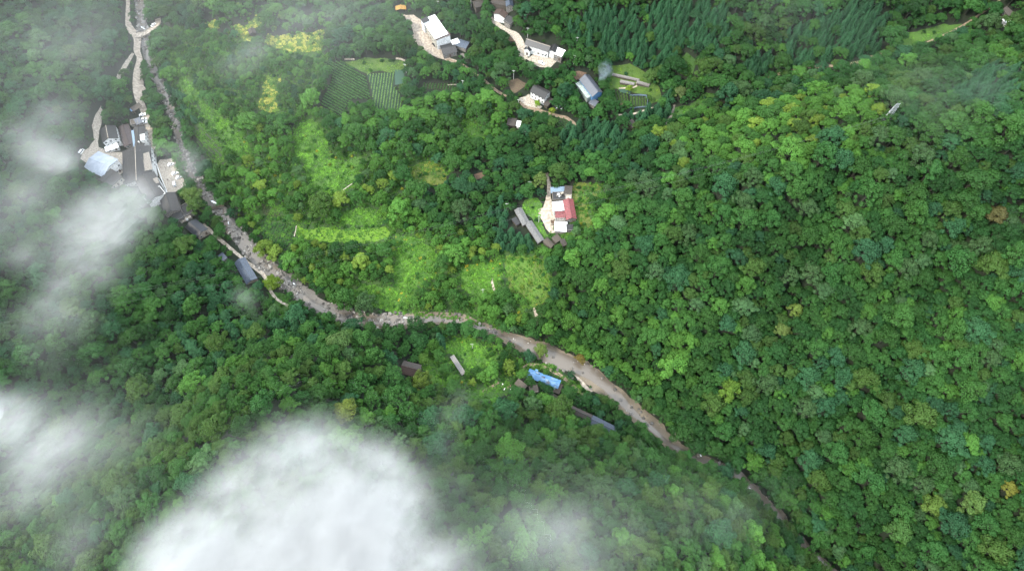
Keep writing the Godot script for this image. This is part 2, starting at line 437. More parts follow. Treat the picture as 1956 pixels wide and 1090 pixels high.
func wobble(line: Array, step := 5.0, sway := 0.35) -> Array:
	var curve := Curve3D.new()
	for k in line.size():
		var p: Vector2 = line[k]
		var tan := Vector2.ZERO
		if k > 0 and k < line.size() - 1: tan = (line[k + 1] - line[k - 1]) / 6.0
		curve.add_point(Vector3(p.x, 0, p.y), Vector3(-tan.x, 0, -tan.y), Vector3(tan.x, 0, tan.y))
	var out := []
	var n := maxi(2, int(curve.get_baked_length() / step))
	for k in n + 1:
		var q := curve.sample_baked(curve.get_baked_length() * k / n)
		out.append(Vector2(q.x, q.z) + Vector2(rng.randf_range(-sway, sway), rng.randf_range(-sway, sway)))
	return out

func ribbon(line: Array, widths: Array, jag := 0.25) -> PackedVector2Array:
	var left := PackedVector2Array()
	var right := PackedVector2Array()
	for k in line.size():
		var d: Vector2 = (line[mini(k + 1, line.size() - 1)] - line[maxi(k - 1, 0)]).normalized()
		var side := Vector2(-d.y, d.x)
		var f := float(k) / (line.size() - 1) * (widths.size() - 1)
		var w: float = lerpf(widths[int(f)], widths[mini(int(f) + 1, widths.size() - 1)], f - int(f)) / 2.0
		left.append(line[k] + side * (w + rng.randf_range(-jag, jag)))
		right.append(line[k] - side * (w + rng.randf_range(-jag, jag)))
	right.reverse()
	left.append_array(right)
	return left

func soften(poly: Array, jag := 0.5, step := 3.0) -> PackedVector2Array:
	var out := PackedVector2Array()
	for k in poly.size():
		var a: Vector2 = poly[k]
		var b: Vector2 = poly[(k + 1) % poly.size()]
		var n := maxi(1, int(a.distance_to(b) / step))
		for q in n:
			out.append(a.lerp(b, float(q) / n) + Vector2(rng.randf_range(-jag, jag), rng.randf_range(-jag, jag)))
	return out

func patch(called: String, label: String, poly: PackedVector2Array, m: Material, lift: float, mark := OPEN, low := Color.WHITE, high := Color.WHITE, kind := "structure", category := ""):
	return tag(piece(called, draped(poly, lift, mark, low, high), m), label, category, "", kind)

func scatter(mesh: Mesh, m: Material, where: Array[Transform3D], tint: PackedColorArray, called: String, parent: Node) -> MultiMeshInstance3D:
	var mm := MultiMesh.new()
	mm.transform_format = MultiMesh.TRANSFORM_3D
	mm.use_colors = true
	mm.mesh = mesh
	mm.instance_count = where.size()
	for k in where.size():
		mm.set_instance_transform(k, where[k])
		mm.set_instance_color(k, tint[k])
	var o := MultiMeshInstance3D.new()
	o.name = numbered(called) if parent == self else called
	o.multimesh = mm
	o.material_override = m
	parent.add_child(o, true)
	return o

func stuff(called: String, label: String) -> Node3D:
	var o := Node3D.new()
	o.name = numbered(called)
	add_child(o)
	return tag(o, label, "", "", "stuff")

func spin(size: Vector3, at: Vector3, lean := 0.0) -> Transform3D:
	var b := Basis.from_euler(Vector3(rng.randf_range(-lean, lean), rng.randf() * TAU, rng.randf_range(-lean, lean)))
	return Transform3D(b * Basis.from_scale(size), at)

func box(size: Vector3) -> BoxMesh:
	var b := BoxMesh.new()
	b.size = size
	return b

func tube(a: Vector3, b: Vector3, ra: float, rb: float, sides := 6) -> PackedVector3Array:
	var v := PackedVector3Array()
	var d := (b - a).normalized()
	var u := d.cross(Vector3.UP if absf(d.y) < 0.9 else Vector3.RIGHT).normalized()
	var w := d.cross(u)
	for k in sides:
		var p := u * cos(TAU * k / sides) + w * sin(TAU * k / sides)
		var q := u * cos(TAU * (k + 1) / sides) + w * sin(TAU * (k + 1) / sides)
		v.append_array([a + p * ra, b + p * rb, b + q * rb, a + p * ra, b + q * rb, a + q * ra])
		v.append_array([b + p * rb, b, b + q * rb])
	return v

func quad(v: PackedVector3Array, a: Vector3, b: Vector3, c: Vector3, d: Vector3):
	v.append_array([a, b, c, a, c, d])

# ---------------------------------------------------------------- water, rocks
func make_water():
	var line := []
	var wide := []
	for q: Vector4 in river:
		line.append(Vector2(q.x, q.y))
		wide.append(q.w * 1.75)
	var up := wobble(line.slice(0, 17), 4.0, 0.3)
	var down := wobble(line.slice(16), 4.0, 0.3)
	patch("river_bed", "grey gravel bed of the upper river beside the hamlet", ribbon(up, wide.slice(0, 17), 0.9), mats.bed, 0.06, WATER, Color(0.13, 0.122, 0.112), Color(0.27, 0.255, 0.235))
	patch("river_bed", "brown sandy bed of the lower river below the fields", ribbon(down, wide.slice(16), 0.9), mats.bed, 0.06, WATER, Color(0.15, 0.125, 0.09), Color(0.33, 0.28, 0.21))
	# shallow water winding in the bed
	var all := wobble(line, 4.0, 0.1)
	var flow := []
	var fw := []
	for k in all.size():
		var f := float(k) / (all.size() - 1) * (wide.size() - 1)
		var w: float = lerpf(wide[int(f)], wide[mini(int(f) + 1, wide.size() - 1)], f - int(f))
		var d: Vector2 = (all[mini(k + 1, all.size() - 1)] - all[maxi(k - 1, 0)]).normalized()
		flow.append(all[k] + Vector2(-d.y, d.x) * w * 0.17 * sin(k * 0.33 + 0.8 * sin(k * 0.11)))
		fw.append(w * clampf(0.55 + 0.3 * sin(k * 0.21 + 1.0), 0.3, 0.8))
	patch("river", "shallow grey brown river winding between stones", ribbon(flow, fw, 0.35), mats.water, 0.16, WATER)
	# white water
	for a in [[Vector2(-199.8, -250.5), 5.0, 1.2, 0.5, "over a low weir beside the log footbridge"], [Vector2(-187.1, -234.4), 3.2, 0.9, 1.0, "between boulders below the footbridge"], [Vector2(-138.3, -190.6), 2.6, 0.8, 0.8, "beside the leaning tree on the bank"], [Vector2(-66.3, -168.4), 3.0, 0.7, 0.1, "at the bend under the flowery meadow"], [Vector2(109.5, -86.3), 3.6, 1.4, 0.9, "where the river drops into the gorge"], [Vector2(136.4, -68.1), 2.6, 0.8, 0.9, "inside the narrow gorge"], [Vector2(-278.9, -400.5), 4.0, 0.8, 0.6, "above the concrete road bridge"], [Vector2(-267.4, -381.5), 3.0, 0.7, 0.5, "below the concrete road bridge"]]:
		var p: Vector2 = a[0]
		var d := Vector2(cos(a[3]), sin(a[3]))
		var ln := [p - d * a[1] * 0.5, p - d * a[1] * 0.2, p + d * a[1] * 0.2, p + d * a[1] * 0.5]
		patch("white_water", "white broken water " + a[4], ribbon(ln, [a[2] * 0.4, a[2], a[2] * 0.8, a[2] * 0.3], 0.2), mats.foam, 0.24, WATER, Color.WHITE, Color.WHITE, "structure")
	# stones
	var shapes: Array[ArrayMesh] = []
	for k in 4: shapes.append(rock_mesh())
	var where: Array = [[], [], [], []]
	var tints: Array = [[], [], [], []]
	var n := 0
	while n < 2900:
		var f := rng.randf() * (river.size() - 2)
		var a: Vector4 = river[int(f)]
		var b: Vector4 = river[int(f) + 1]
		var q := a.lerp(b, f - int(f))
		var d := Vector2(b.x - a.x, b.y - a.y).normalized()
		var stony := 1.0 if f < 14 else 0.12
		if f > 15.0 and f < 18.0: stony = 0.8
		if rng.randf() > stony: continue
		if rng.randf() > 0.55 + 1.4 * tone_noise.get_noise_2d(q.x * 9.0, q.y * 9.0): continue
		n += 1
		var off := rng.randf_range(-1, 1)
		var p := Vector2(q.x, q.y) + Vector2(-d.y, d.x) * q.w * 1.15 * off
		var size := 0.25 + 0.95 * pow(rng.randf(), 3.0)
		var k := rng.randi() % 4
		where[k].append(spin(Vector3(size * rng.randf_range(0.8, 1.5), size * 0.6, size), on(p, size * 0.2), 0.3))
		var g := rng.randf_range(0.3, 1.3)
		tints[k].append(Color(g, g * 0.98, g * 0.96) if rng.randf() < 0.82 else Color(1.9, 1.9, 1.9))
	var pile := stuff("river_stones", "grey stones and cobbles strewn along the river bed")
	for k in 4:
		var w: Array[Transform3D] = []
		w.assign(where[k])
		scatter(shapes[k], mats.rock, w, PackedColorArray(tints[k]), "stones", pile)
	# boulders
	for a in [[Vector2(-88.5, -166.4), 1.5], [Vector2(-85.1, -164.3), 1.2], [Vector2(-76.7, -165.1), 1.6], [Vector2(-71.7, -163.1), 1.3], [Vector2(-63.6, -167.1), 1.8], [Vector2(-59.7, -167.1), 1.2], [Vector2(-76.2, -170.8), 1.4], [Vector2(-80.4, -163), 1.1], [Vector2(-69.1, -162.4), 1.2], [Vector2(-93.9, -168.5), 1.5], [Vector2(-193.7, -239), 1.6], [Vector2(-190, -237.1), 1.8], [Vector2(-183.1, -229), 1.3], [Vector2(-180.4, -224.7), 1.5], [Vector2(-173, -217), 1.2], [Vector2(-161.2, -206.4), 1.3], [Vector2(-146, -193.5), 1.4], [Vector2(-140.2, -189.9), 1.2], [Vector2(-103.9, -165.5), 1.1], [Vector2(-268.5, -375.6), 1.3], [Vector2(-262.9, -367), 1.2], [Vector2(-264.2, -362), 1.1], [Vector2(-251.6, -341.2), 1.2], [Vector2(108.4, -85.4), 1.7], [Vector2(135.8, -67.8), 1.6], [Vector2(54.8, -131.4), 1.2], [Vector2(71, -109.5), 1.1], [Vector2(36.4, -136.7), 1.1], [Vector2(47.4, -124.7), 1.0]]:
		var m := piece("river_boulder", shapes[rng.randi() % 4], mats.stone if rng.randf() < 0.5 else mats.concrete, self, on(a[0], a[1] * 0.25), Vector3(0, rng.randf() * TAU, 0))
		m.scale = Vector3(a[1], a[1] * 0.7, a[1])
		tag(m, "large pale grey boulder lying in the stony river bed", "boulder", "boulders in the river")

func rock_mesh() -> ArrayMesh:
	var p := []
	var rings := 4
	var around := 7
	for j in rings + 1:
		var t := PI * j / rings
		for i in around:
			var r := rng.randf_range(0.75, 1.15)
			p.append(Vector3(sin(t) * cos(TAU * i / around), cos(t), sin(t) * sin(TAU * i / around)) * r)
	var v := PackedVector3Array()
	for j in rings:
		for i in around:
			var i2 := (i + 1) % around
			quad(v, p[j * around + i], p[j * around + i2], p[(j + 1) * around + i2], p[(j + 1) * around + i])
	return facets(v)

# ---------------------------------------------------------------- roads and yards
func road(called: String, label: String, line: Array, widths: Array, m: Material, lift := 0.18, jag := 0.2):
	patch(called, label, ribbon(wobble(line, 2.5, 0.06), widths, minf(jag, 0.14)), m, lift, ROAD)

func yard(called: String, label: String, poly: Array, m: Material, lift := 0.14, jag := 0.4):
	patch(called, label, soften(poly, jag), m, lift, ROAD)

func make_roads():
	road("road", "pale concrete lane running down the valley to the hamlet", [Vector2(-296.7, -433.4), Vector2(-294.7, -424.7), Vector2(-291.4, -410.7), Vector2(-288.9, -401.7), Vector2(-285.3, -395.9), Vector2(-281.1, -390.8), Vector2(-279.4, -384.8), Vector2(-278.1, -377.6), Vector2(-275.1, -371.6), Vector2(-272.9, -360.7), Vector2(-270, -349.6), Vector2(-267.4, -338.7), Vector2(-264.8, -330.8), Vector2(-261.7, -325.1), Vector2(-258.7, -318.6), Vector2(-255.7, -310.2), Vector2(-251.8, -299.8), Vector2(-245.1, -285.4)], [2.4, 2.4, 2.6, 3.0, 5.5, 4.5, 3.8, 3.4, 4.6, 5.4, 5.0, 4.4, 4.4, 5.4, 4.6, 3.4, 3.6], mats.sand_road, 0.2, 0.3)
	yard("roadside_bank", "bare sandy bank beside the lane above the hamlet", [Vector2(-274.5, -360.2), Vector2(-272.5, -363.9), Vector2(-268.4, -351.3), Vector2(-263.8, -341.9), Vector2(-263.5, -338.2), Vector2(-266.4, -341.7), Vector2(-264.4, -331.9), Vector2(-266.5, -331.9), Vector2(-270.5, -338.8), Vector2(-269.9, -342.8), Vector2(-272.9, -350.6)], mats.sand_road, 0.16, 0.6)
	road("dirt_path", "narrow walled footpath slanting through trees above the hamlet", [Vector2(-279.6, -374.5), Vector2(-279.7, -365.2), Vector2(-279, -355.2), Vector2(-277.6, -337.7)], [1.6, 2.0, 2.0, 1.8], mats.pale_concrete)
	yard("yard", "pale dirt forecourt winding past the white gabled house", [Vector2(-283.6, -317.5), Vector2(-282.6, -314.1), Vector2(-284, -306.2), Vector2(-284.8, -297.8), Vector2(-283.9, -290), Vector2(-281.9, -289.9), Vector2(-279, -289.9), Vector2(-276.3, -291.5), Vector2(-274.2, -288.3), Vector2(-270.2, -290), Vector2(-266.2, -285.7), Vector2(-261.5, -269.5), Vector2(-265.3, -262.4), Vector2(-279.3, -282.8), Vector2(-284.1, -281.8), Vector2(-283.9, -272.4), Vector2(-287.9, -275.1), Vector2(-290.2, -282.3), Vector2(-287.9, -287.9), Vector2(-287, -294.4), Vector2(-288.2, -303.9), Vector2(-286.3, -311.3)], mats.pale_concrete)
	yard("car_park", "pale gravel car park between the hamlet and the river", [Vector2(-241.9, -283), Vector2(-233, -284.5), Vector2(-225.6, -272.6), Vector2(-219.4, -262.6), Vector2(-223.8, -257.5), Vector2(-228.4, -253.2), Vector2(-234.6, -261.6), Vector2(-243.2, -277)], mats.pale_concrete)
	road("dirt_path", "sandy riverside track below the hamlet", [Vector2(-202.5, -232.3), Vector2(-197.8, -228.3), Vector2(-191.5, -222.4), Vector2(-184, -216.7), Vector2(-174.1, -208.7), Vector2(-165.5, -202.2), Vector2(-157.9, -195.9), Vector2(-149.5, -181.6), Vector2(-139.9, -175.4)], [1.6, 2.2, 2.2, 2.0, 2.4, 2.4, 2.0, 1.8, 1.6], mats.sand_road)
	yard("yard", "mottled dirt yard around the tall white roofed house", [Vector2(-79.7, -390.5), Vector2(-76.2, -388.5), Vector2(-70.5, -388.8), Vector2(-65.5, -384.4), Vector2(-61.9, -379.3), Vector2(-52.6, -364.4), Vector2(-47.2, -356.4), Vector2(-42.7, -353.4), Vector2(-38.9, -351.6), Vector2(-41.8, -349.9), Vector2(-47.8, -352.6), Vector2(-52.3, -354.4), Vector2(-58.3, -357), Vector2(-63.6, -360.4), Vector2(-67.5, -365.6), Vector2(-71, -370), Vector2(-70.1, -375.8), Vector2(-73.4, -381.8)], mats.yard)
	road("road", "narrow dirt lane bending down past the gabled houses", [Vector2(-14.8, -380.9), Vector2(-12.5, -377.5), Vector2(-5.9, -371.2), Vector2(0, -366), Vector2(3.6, -362.3), Vector2(6.5, -356), Vector2(7.2, -350.4), Vector2(10.1, -347.5)], [1.8, 2.6, 2.4, 2.6, 4.5, 5.0, 5.5, 4.0], mats.pale_concrete)
	yard("yard", "pale concrete forecourt with a white car before the dark roofed house", [Vector2(9.1, -352.5), Vector2(10.8, -348.1), Vector2(15.2, -349.7), Vector2(20.2, -348.4), Vector2(29.4, -344.1), Vector2(32.5, -342.9), Vector2(30.1, -342.1), Vector2(25.1, -338.6), Vector2(19.4, -340.5), Vector2(13, -344.6), Vector2(8, -349.2)], mats.pale_concrete)
	road("dirt_path", "grey footpath between orchards and conifers", [Vector2(-46.3, -352.6), Vector2(-42.2, -351.7), Vector2(-35.9, -348.9), Vector2(-31.1, -345.7), Vector2(-25.5, -340.7), Vector2(-20.3, -335.7), Vector2(-10.8, -325.9), Vector2(-3.6, -320.9)], [1.6, 1.4, 1.2, 1.2, 1.5, 1.8, 1.8, 1.4], mats.dirt)
	yard("yard", "pale forecourt under the small white house", [Vector2(3.6, -318.4), Vector2(9.3, -320.1), Vector2(11.8, -322.3), Vector2(14.3, -317.4), Vector2(20.6, -311.6), Vector2(18.8, -309.7), Vector2(12.8, -311.5), Vector2(8.5, -313.7)], mats.pale_concrete)
	road("dirt_path", "rutted track curving below the small white house", [Vector2(5, -317.1), Vector2(8.2, -312.6), Vector2(12.8, -310.3), Vector2(17.7, -308.6), Vector2(24.8, -306.4), Vector2(32.1, -304.2), Vector2(36.7, -302.9), Vector2(39.7, -300.3), Vector2(42.1, -298.1), Vector2(43.7, -295)], [1.4, 2.2, 2.6, 3.6, 2.8, 2.4, 2.4, 2.4, 2.2, 1.8], mats.dirt)
	road("dirt_path", "sandy footpath below the fenced vegetable rows", [Vector2(70.2, -303.3), Vector2(74.2, -302.8), Vector2(80, -302.5), Vector2(87.3, -304.3), Vector2(94.6, -306.3)], [1.4, 1.6, 1.6, 1.6, 1.3], mats.sand_road)
	road("dirt_path", "thin trodden path between the long low sheds", [Vector2(72.7, -324.1), Vector2(77.6, -324), Vector2(82.7, -323.6), Vector2(85.2, -325), Vector2(84.5, -326.8)], [1.2, 1.2, 1.3, 1.2, 1.1], mats.sand_road)
	road("dirt_path", "reddish earth track following the side valley", [Vector2(152.8, -311.5), Vector2(157.1, -313.3), Vector2(167.7, -316.7), Vector2(176.5, -317), Vector2(188.3, -316.6), Vector2(198.8, -313.2), Vector2(209.6, -310.2), Vector2(218.8, -311.3), Vector2(231.2, -316)], [1.6, 2.0, 2.0, 1.8, 1.8, 1.6, 2.2, 2.2, 1.6], mats.dirt)
	road("dirt_path", "twin rutted track climbing past the far meadow", [Vector2(254.4, -319.3), Vector2(259.7, -321), Vector2(270.3, -324.6), Vector2(277.3, -327.6), Vector2(282.3, -330), Vector2(286.7, -332.6), Vector2(290.9, -334.4), Vector2(297, -338.1)], [1.0, 1.3, 1.4, 1.4, 1.8, 1.2, 1.2, 1.2], mats.dirt)
	road("stream_bed", "stony gully descending beside the conifer clump", [Vector2(107.7, -305.4), Vector2(106.2, -300.4), Vector2(103.5, -294), Vector2(99.4, -288.5)], [1.2, 1.6, 2.0, 1.8], mats.stone)
	yard("yard", "sandy yard in front of the red roofed house", [Vector2(20.9, -238.6), Vector2(24.6, -238.9), Vector2(25.4, -234), Vector2(26.3, -229.2), Vector2(26.8, -224.6), Vector2(25.4, -221.1), Vector2(26.5, -214.3), Vector2(24, -214.1), Vector2(21.5, -218), Vector2(19, -222.8), Vector2(17.1, -228.2), Vector2(16.5, -232.1), Vector2(19.8, -233.2)], mats.sand_road)
	road("dirt_path", "pale footpath entering the red roofed farm from above", [Vector2(22.4, -259.6), Vector2(23.3, -254.6), Vector2(23.8, -248.7), Vector2(23.3, -242.3), Vector2(22.9, -237.5)], [1.6, 2.0, 2.4, 2.8, 3.4], mats.sand_road)
	road("dirt_path", "short bare footpath at the edge of the bright fields", [Vector2(-12.1, -190.6), Vector2(-12.4, -187.4), Vector2(-11.1, -184.1), Vector2(-10.1, -181.8)], [0.9, 1.4, 1.4, 0.9], mats.sand_road)
	road("landslip", "bare earthy scar at the foot of the wooded slope", [Vector2(13.5, -171.8), Vector2(14.5, -169.1), Vector2(15.8, -165.4), Vector2(14.9, -162.3)], [1.0, 1.6, 1.8, 1.2], mats.sand_road, 0.2, 0.5)
	road("dirt_path", "grassy rutted track arching round the blue tarpaulin house", [Vector2(5.7, -134.6), Vector2(8, -137.9), Vector2(10.5, -138.7), Vector2(16.3, -138.6), Vector2(22, -136.7), Vector2(26.1, -134.5), Vector2(29.9, -132.2), Vector2(34.2, -128.6), Vector2(37.9, -125.1), Vector2(43.9, -119.3)], [1.4, 2.0, 2.2, 2.2, 2.2, 2.2, 2.2, 2.2, 2.0, 1.6], mats.dirt)
	road("dirt_path", "dim footpath through the misty clearing", [Vector2(-17.7, -117.5), Vector2(-15, -120.2), Vector2(-11.1, -123), Vector2(-7.8, -125.7)], [1.2, 1.6, 1.6, 1.2], mats.dirt)
	yard("sand_bank", "pale sandy gravel bank along the lower river", [Vector2(38.2, -132.4), Vector2(41, -131.2), Vector2(45.6, -126.3), Vector2(49.2, -123.1), Vector2(47.3, -122.1), Vector2(42.4, -125.9)], mats.sand_road, 0.3)
	yard("pond", "small dark square pond behind the tall white house", [Vector2(-36.8, -357), Vector2(-34.6, -357.8), Vector2(-30.9, -354.7), Vector2(-32.3, -353)], mats.water, 0.12, 0.1)

# ---------------------------------------------------------------- meadows and crops
func tufts(parent: Node, poly: PackedVector2Array, per_m2: float, low: Color, high: Color, size := 0.55, yellow := 0.0):
	var lo := poly[0]
	var hi := poly[0]
	for p in poly:
		lo = lo.min(p)
		hi = hi.max(p)
	var n := int((hi.x - lo.x) * (hi.y - lo.y) * per_m2)
	var where: Array[Transform3D] = []
	var tint := PackedColorArray()
	for k in n:
		var p := Vector2(rng.randf_range(lo.x, hi.x), rng.randf_range(lo.y, hi.y))
		var t := tone_noise.get_noise_2d(p.x * 7.0, p.y * 7.0) * 0.9 + 0.5
		if rng.randf() > 0.35 + t or not Geometry2D.is_point_in_polygon(p, poly) or cover_at(p.x, p.y) & BUILT: continue
		var s := size * (rng.randf_range(0.6, 1.3) if rng.randf() < 0.9 else rng.randf_range(1.4, 2.4))
		where.append(spin(Vector3(s, s * rng.randf_range(0.5, 1.1), s), on(p, 0.05), 0.2))
		var c := low.lerp(high, clampf(t + rng.randf_range(-0.5, 0.5), 0, 1)) * rng.randf_range(0.7, 1.15)
		if yellow > 0.3 and rng.randf() < 0.42 + 1.6 * rocks_noise.get_noise_2d(p.x * 1.6, p.y * 1.6): c = Color(0.33, 0.33, 0.065) * rng.randf_range(0.75, 1.15)
		elif yellow < 0.3 and rng.randf() < yellow: c = Color(0.36, 0.31, 0.03)
		tint.append(c)
	if where.size(): scatter(mats.tuft, mats.plant, where, tint, "grass_tufts", parent)

func meadow(label: String, points: Array, low: Color, high: Color, per_m2 := 1.1, size := 0.55, yellow := 0.0, jag := 1.5, mark := MEADOW):
	var poly := soften(points, jag, 4.0)
	patch("meadow", label, poly, mats.soil_cover, 0.10, mark, low, high)
	var g := stuff("grass", "grass and weeds growing on " + label)
	tufts(g, poly, per_m2, low * 1.05, high * 1.15, size, yellow)

func tuft_mesh(blades: int, tall: float) -> ArrayMesh:
	var v := PackedVector3Array()
	var c := PackedColorArray()
	for k in blades:
		var a := TAU * k / blades + rng.randf_range(-0.4, 0.4)
		var d := Vector3(cos(a), 0, sin(a))
		var s := Vector3(-d.z, 0, d.x) * rng.randf_range(0.16, 0.3)
		var mid := d * 0.5 + Vector3(0, tall * rng.randf_range(0.5, 0.8), 0)
		var tip := d * rng.randf_range(0.85, 1.1) + Vector3(0, tall * rng.randf_range(0.2, 0.7), 0)
		v.append_array([d * 0.05 - s * 0.4, mid - s, mid + s, d * 0.05 - s * 0.4, mid + s, d * 0.05 + s * 0.4, mid - s, tip, mid + s])
		var g := rng.randf_range(0.8, 1.2)
		for q in 9: c.append(Color(g, g, g))
	return facets(v, c)

# Plants in rows across a field.
func crop(label: String, points: Array, ahead: Vector2, row_gap: float, gap: float, size: float, low: Color, high: Color, soil: Color, tall := 1.0):
	var poly := soften(points, 0.3, 4.0)
	patch("field_soil", "soil under " + label, poly, mats.soil_cover, 0.09, CROP, soil * 0.85, soil * 1.15)
	ahead = ahead.normalized()
	var side := Vector2(-ahead.y, ahead.x)
	var mid := Vector2.ZERO
	for p in poly: mid += p / poly.size()
	var reach := 0.0
	for p in poly: reach = maxf(reach, p.distance_to(mid))
	var where: Array[Transform3D] = []
	var tint := PackedColorArray()
	for r in range(-int(reach / row_gap), int(reach / row_gap) + 1):
		for k in range(-int(reach / gap), int(reach / gap) + 1):
			var p := mid + side * (r * row_gap + rng.randf_range(-0.12, 0.12)) + ahead * (k * gap + rng.randf_range(-0.2, 0.2))
			if not Geometry2D.is_point_in_polygon(p, poly) or rng.randf() < 0.06: continue
			var s := size * rng.randf_range(0.75, 1.25)
			where.append(spin(Vector3(s, s * tall, s), on(p, 0.08), 0.1))
			tint.append(low.lerp(high, rng.randf()) * rng.randf_range(0.8, 1.2))
	var o := stuff("crop", label)
	if where.size(): scatter(mats.crop_plant, mats.plant, where, tint, "crop_rows", o)

func make_fields():
	mats.tuft = tuft_mesh(6, 0.7)
	mats.crop_plant = tuft_mesh(9, 1.1)
	var lush_a := Color(0.05, 0.14, 0.018)
	var lush_b := Color(0.105, 0.245, 0.028)
	var mid_a := Color(0.04, 0.105, 0.018)
	var mid_b := Color(0.075, 0.165, 0.026)
	var dry_a := Color(0.10, 0.14, 0.025)
	var dry_b := Color(0.16, 0.19, 0.035)
	meadow("the bright overgrown terraces in the middle of the valley", [Vector2(-145, -308.2), Vector2(-131.8, -304.6), Vector2(-125.5, -293.6), Vector2(-121.7, -278.6), Vector2(-113.2, -274.9), Vector2(-100.8, -277.1), Vector2(-101.6, -268.4), Vector2(-103.5, -255.9), Vector2(-116.4, -249.8), Vector2(-126.3, -250.3), Vector2(-136, -262), Vector2(-138.9, -272.8), Vector2(-148.4, -284.3), Vector2(-149.6, -298)], mid_a, lush_b, 1.2, 0.7)
	meadow("the vivid green strip terrace above the river thicket", [Vector2(-125.5, -227.5), Vector2(-110.8, -225.3), Vector2(-92.6, -224.6), Vector2(-81.2, -226.7), Vector2(-78.5, -221.7), Vector2(-78.7, -218.2), Vector2(-95.4, -215.5), Vector2(-109.4, -216.9), Vector2(-126.8, -218.5), Vector2(-138.3, -221.4), Vector2(-139.4, -229.8), Vector2(-132.3, -225.7)], Color(0.115, 0.25, 0.02), Color(0.165, 0.32, 0.03), 1.4, 0.4, 0.0, 0.8, CROP)
	meadow("the flowering meadow sloping to the river bend", [Vector2(-73.7, -220.8), Vector2(-58.5, -218.6), Vector2(-51.5, -211.4), Vector2(-45.2, -202.8), Vector2(-49.4, -194.6), Vector2(-58.7, -187), Vector2(-62.5, -180.5), Vector2(-69.3, -169.8), Vector2(-79.2, -172.8), Vector2(-85.9, -176.9), Vector2(-100.9, -183.4), Vector2(-95, -188.6), Vector2(-73.5, -188.1), Vector2(-73.6, -203.6)], lush_a, lush_b, 1.2, 0.65, 0.035)
	meadow("the yellow green hollow below the grey barn", [Vector2(-4.2, -203), Vector2(7.2, -203.7), Vector2(18.3, -196.9), Vector2(24.5, -186.4), Vector2(22.9, -177.2), Vector2(17.4, -170.8), Vector2(8.4, -175.6), Vector2(-0.6, -183.3), Vector2(-3.9, -193.3)], dry_a, lush_b, 1.2, 0.55, 0.01)
	meadow("the weedy terrace above the vivid strip", [Vector2(-111.8, -237.5), Vector2(-101.6, -240), Vector2(-92.7, -241.4), Vector2(-81.9, -233.6), Vector2(-84.2, -226.8), Vector2(-97.3, -228), Vector2(-111, -227.9)], mid_a, lush_b, 1.2, 0.7)
	meadow("the brushy plots west of the bare footpath", [Vector2(-31.8, -197.7), Vector2(-19, -200.6), Vector2(-5.2, -200.4), Vector2(-6.5, -193.5), Vector2(-9.8, -181.2), Vector2(-20.6, -180.9), Vector2(-30.5, -186.6)], lush_a, lush_b, 1.2, 0.8, 0.02)
	meadow("the grass behind the red roofed house", [Vector2(40.1, -250), Vector2(56.5, -243.4), Vector2(53.5, -236.4), Vector2(47.1, -236.2), Vector2(48.8, -212.3), Vector2(51.5, -204.9), Vector2(42.8, -213.9), Vector2(40.1, -223.4), Vector2(38.8, -236.9)], mid_a, dry_b, 1.1, 0.5)
	meadow("the weedy bank between the red roofed house and the long grey roof", [Vector2(8.7, -240.8), Vector2(17.3, -240.6), Vector2(18.5, -232.6), Vector2(17.8, -227.4), Vector2(20.8, -216.7), Vector2(22.3, -211.6), Vector2(18.2, -214.3), Vector2(11.2, -226.7), Vector2(6.7, -234.1)], mid_a, lush_b, 1.2, 0.55)
	meadow("the mown slope with the long low sheds", [Vector2(68.2, -338.3), Vector2(78.8, -337.3), Vector2(89.1, -332.5), Vector2(99.7, -320.6), Vector2(100.1, -311.7), Vector2(92.6, -310.2), Vector2(91.6, -316.4), Vector2(80.8, -319), Vector2(78.9, -323.1), Vector2(65.6, -323.9), Vector2(65.6, -333.4)], mid_a, Color(0.125, 0.22, 0.028), 1.0, 0.4)
	meadow("the pale meadow beside the far track", [Vector2(238.3, -325.3), Vector2(250.7, -327.6), Vector2(264.1, -329.9), Vector2(276.2, -330.4), Vector2(276.6, -326.9), Vector2(258.8, -321.2), Vector2(243.7, -318.8), Vector2(236, -320.5)], mid_a, lush_b, 1.0, 0.4)
	meadow("the glade around the tin roofed shed", [Vector2(-41.1, -152), Vector2(-35.5, -154.7), Vector2(-25.9, -156.1), Vector2(-14.1, -148.1), Vector2(-7, -143.8), Vector2(-10.5, -137.2), Vector2(-18.6, -135), Vector2(-26.6, -132.3), Vector2(-30.1, -140.9), Vector2(-35, -144.3), Vector2(-40.7, -145.8)], lush_a, lush_b, 1.1, 0.6, 0.01)
	meadow("the grass strip beside the brown roofed house", [Vector2(-52.1, -140.8), Vector2(-42.6, -137.2), Vector2(-43.6, -129.7), Vector2(-37.8, -121.8), Vector2(-41.2, -118.9), Vector2(-47, -124.3), Vector2(-53.2, -133.2)], mid_a, lush_b, 1.1, 0.6)
	meadow("the river terrace with the rutted track", [Vector2(5.1, -138.2), Vector2(12.2, -141.2), Vector2(22.1, -139.8), Vector2(28.4, -137.3), Vector2(38.1, -129.8), Vector2(44.9, -124.7), Vector2(45.8, -118.7), Vector2(40.8, -121.2), Vector2(34.1, -126.3), Vector2(29.2, -130.8), Vector2(20.4, -135.3), Vector2(10.5, -135.5)], mid_a, lush_b, 1.1, 0.5)
	meadow("the rough pasture beyond the stony gully", [Vector2(108.1, -302.6), Vector2(116.6, -302.7), Vector2(125.6, -307.1), Vector2(130.9, -303.6), Vector2(123.3, -298.3), Vector2(113.8, -293.2), Vector2(105.6, -291.1)], mid_a, lush_a, 1.1, 0.6)
	meadow("the clearing among tall conifers", [Vector2(109.1, -330.3), Vector2(114.9, -333.3), Vector2(119.5, -327.9), Vector2(117.5, -320.5), Vector2(110.3, -324.3)], mid_a, lush_a, 1.1, 0.6)
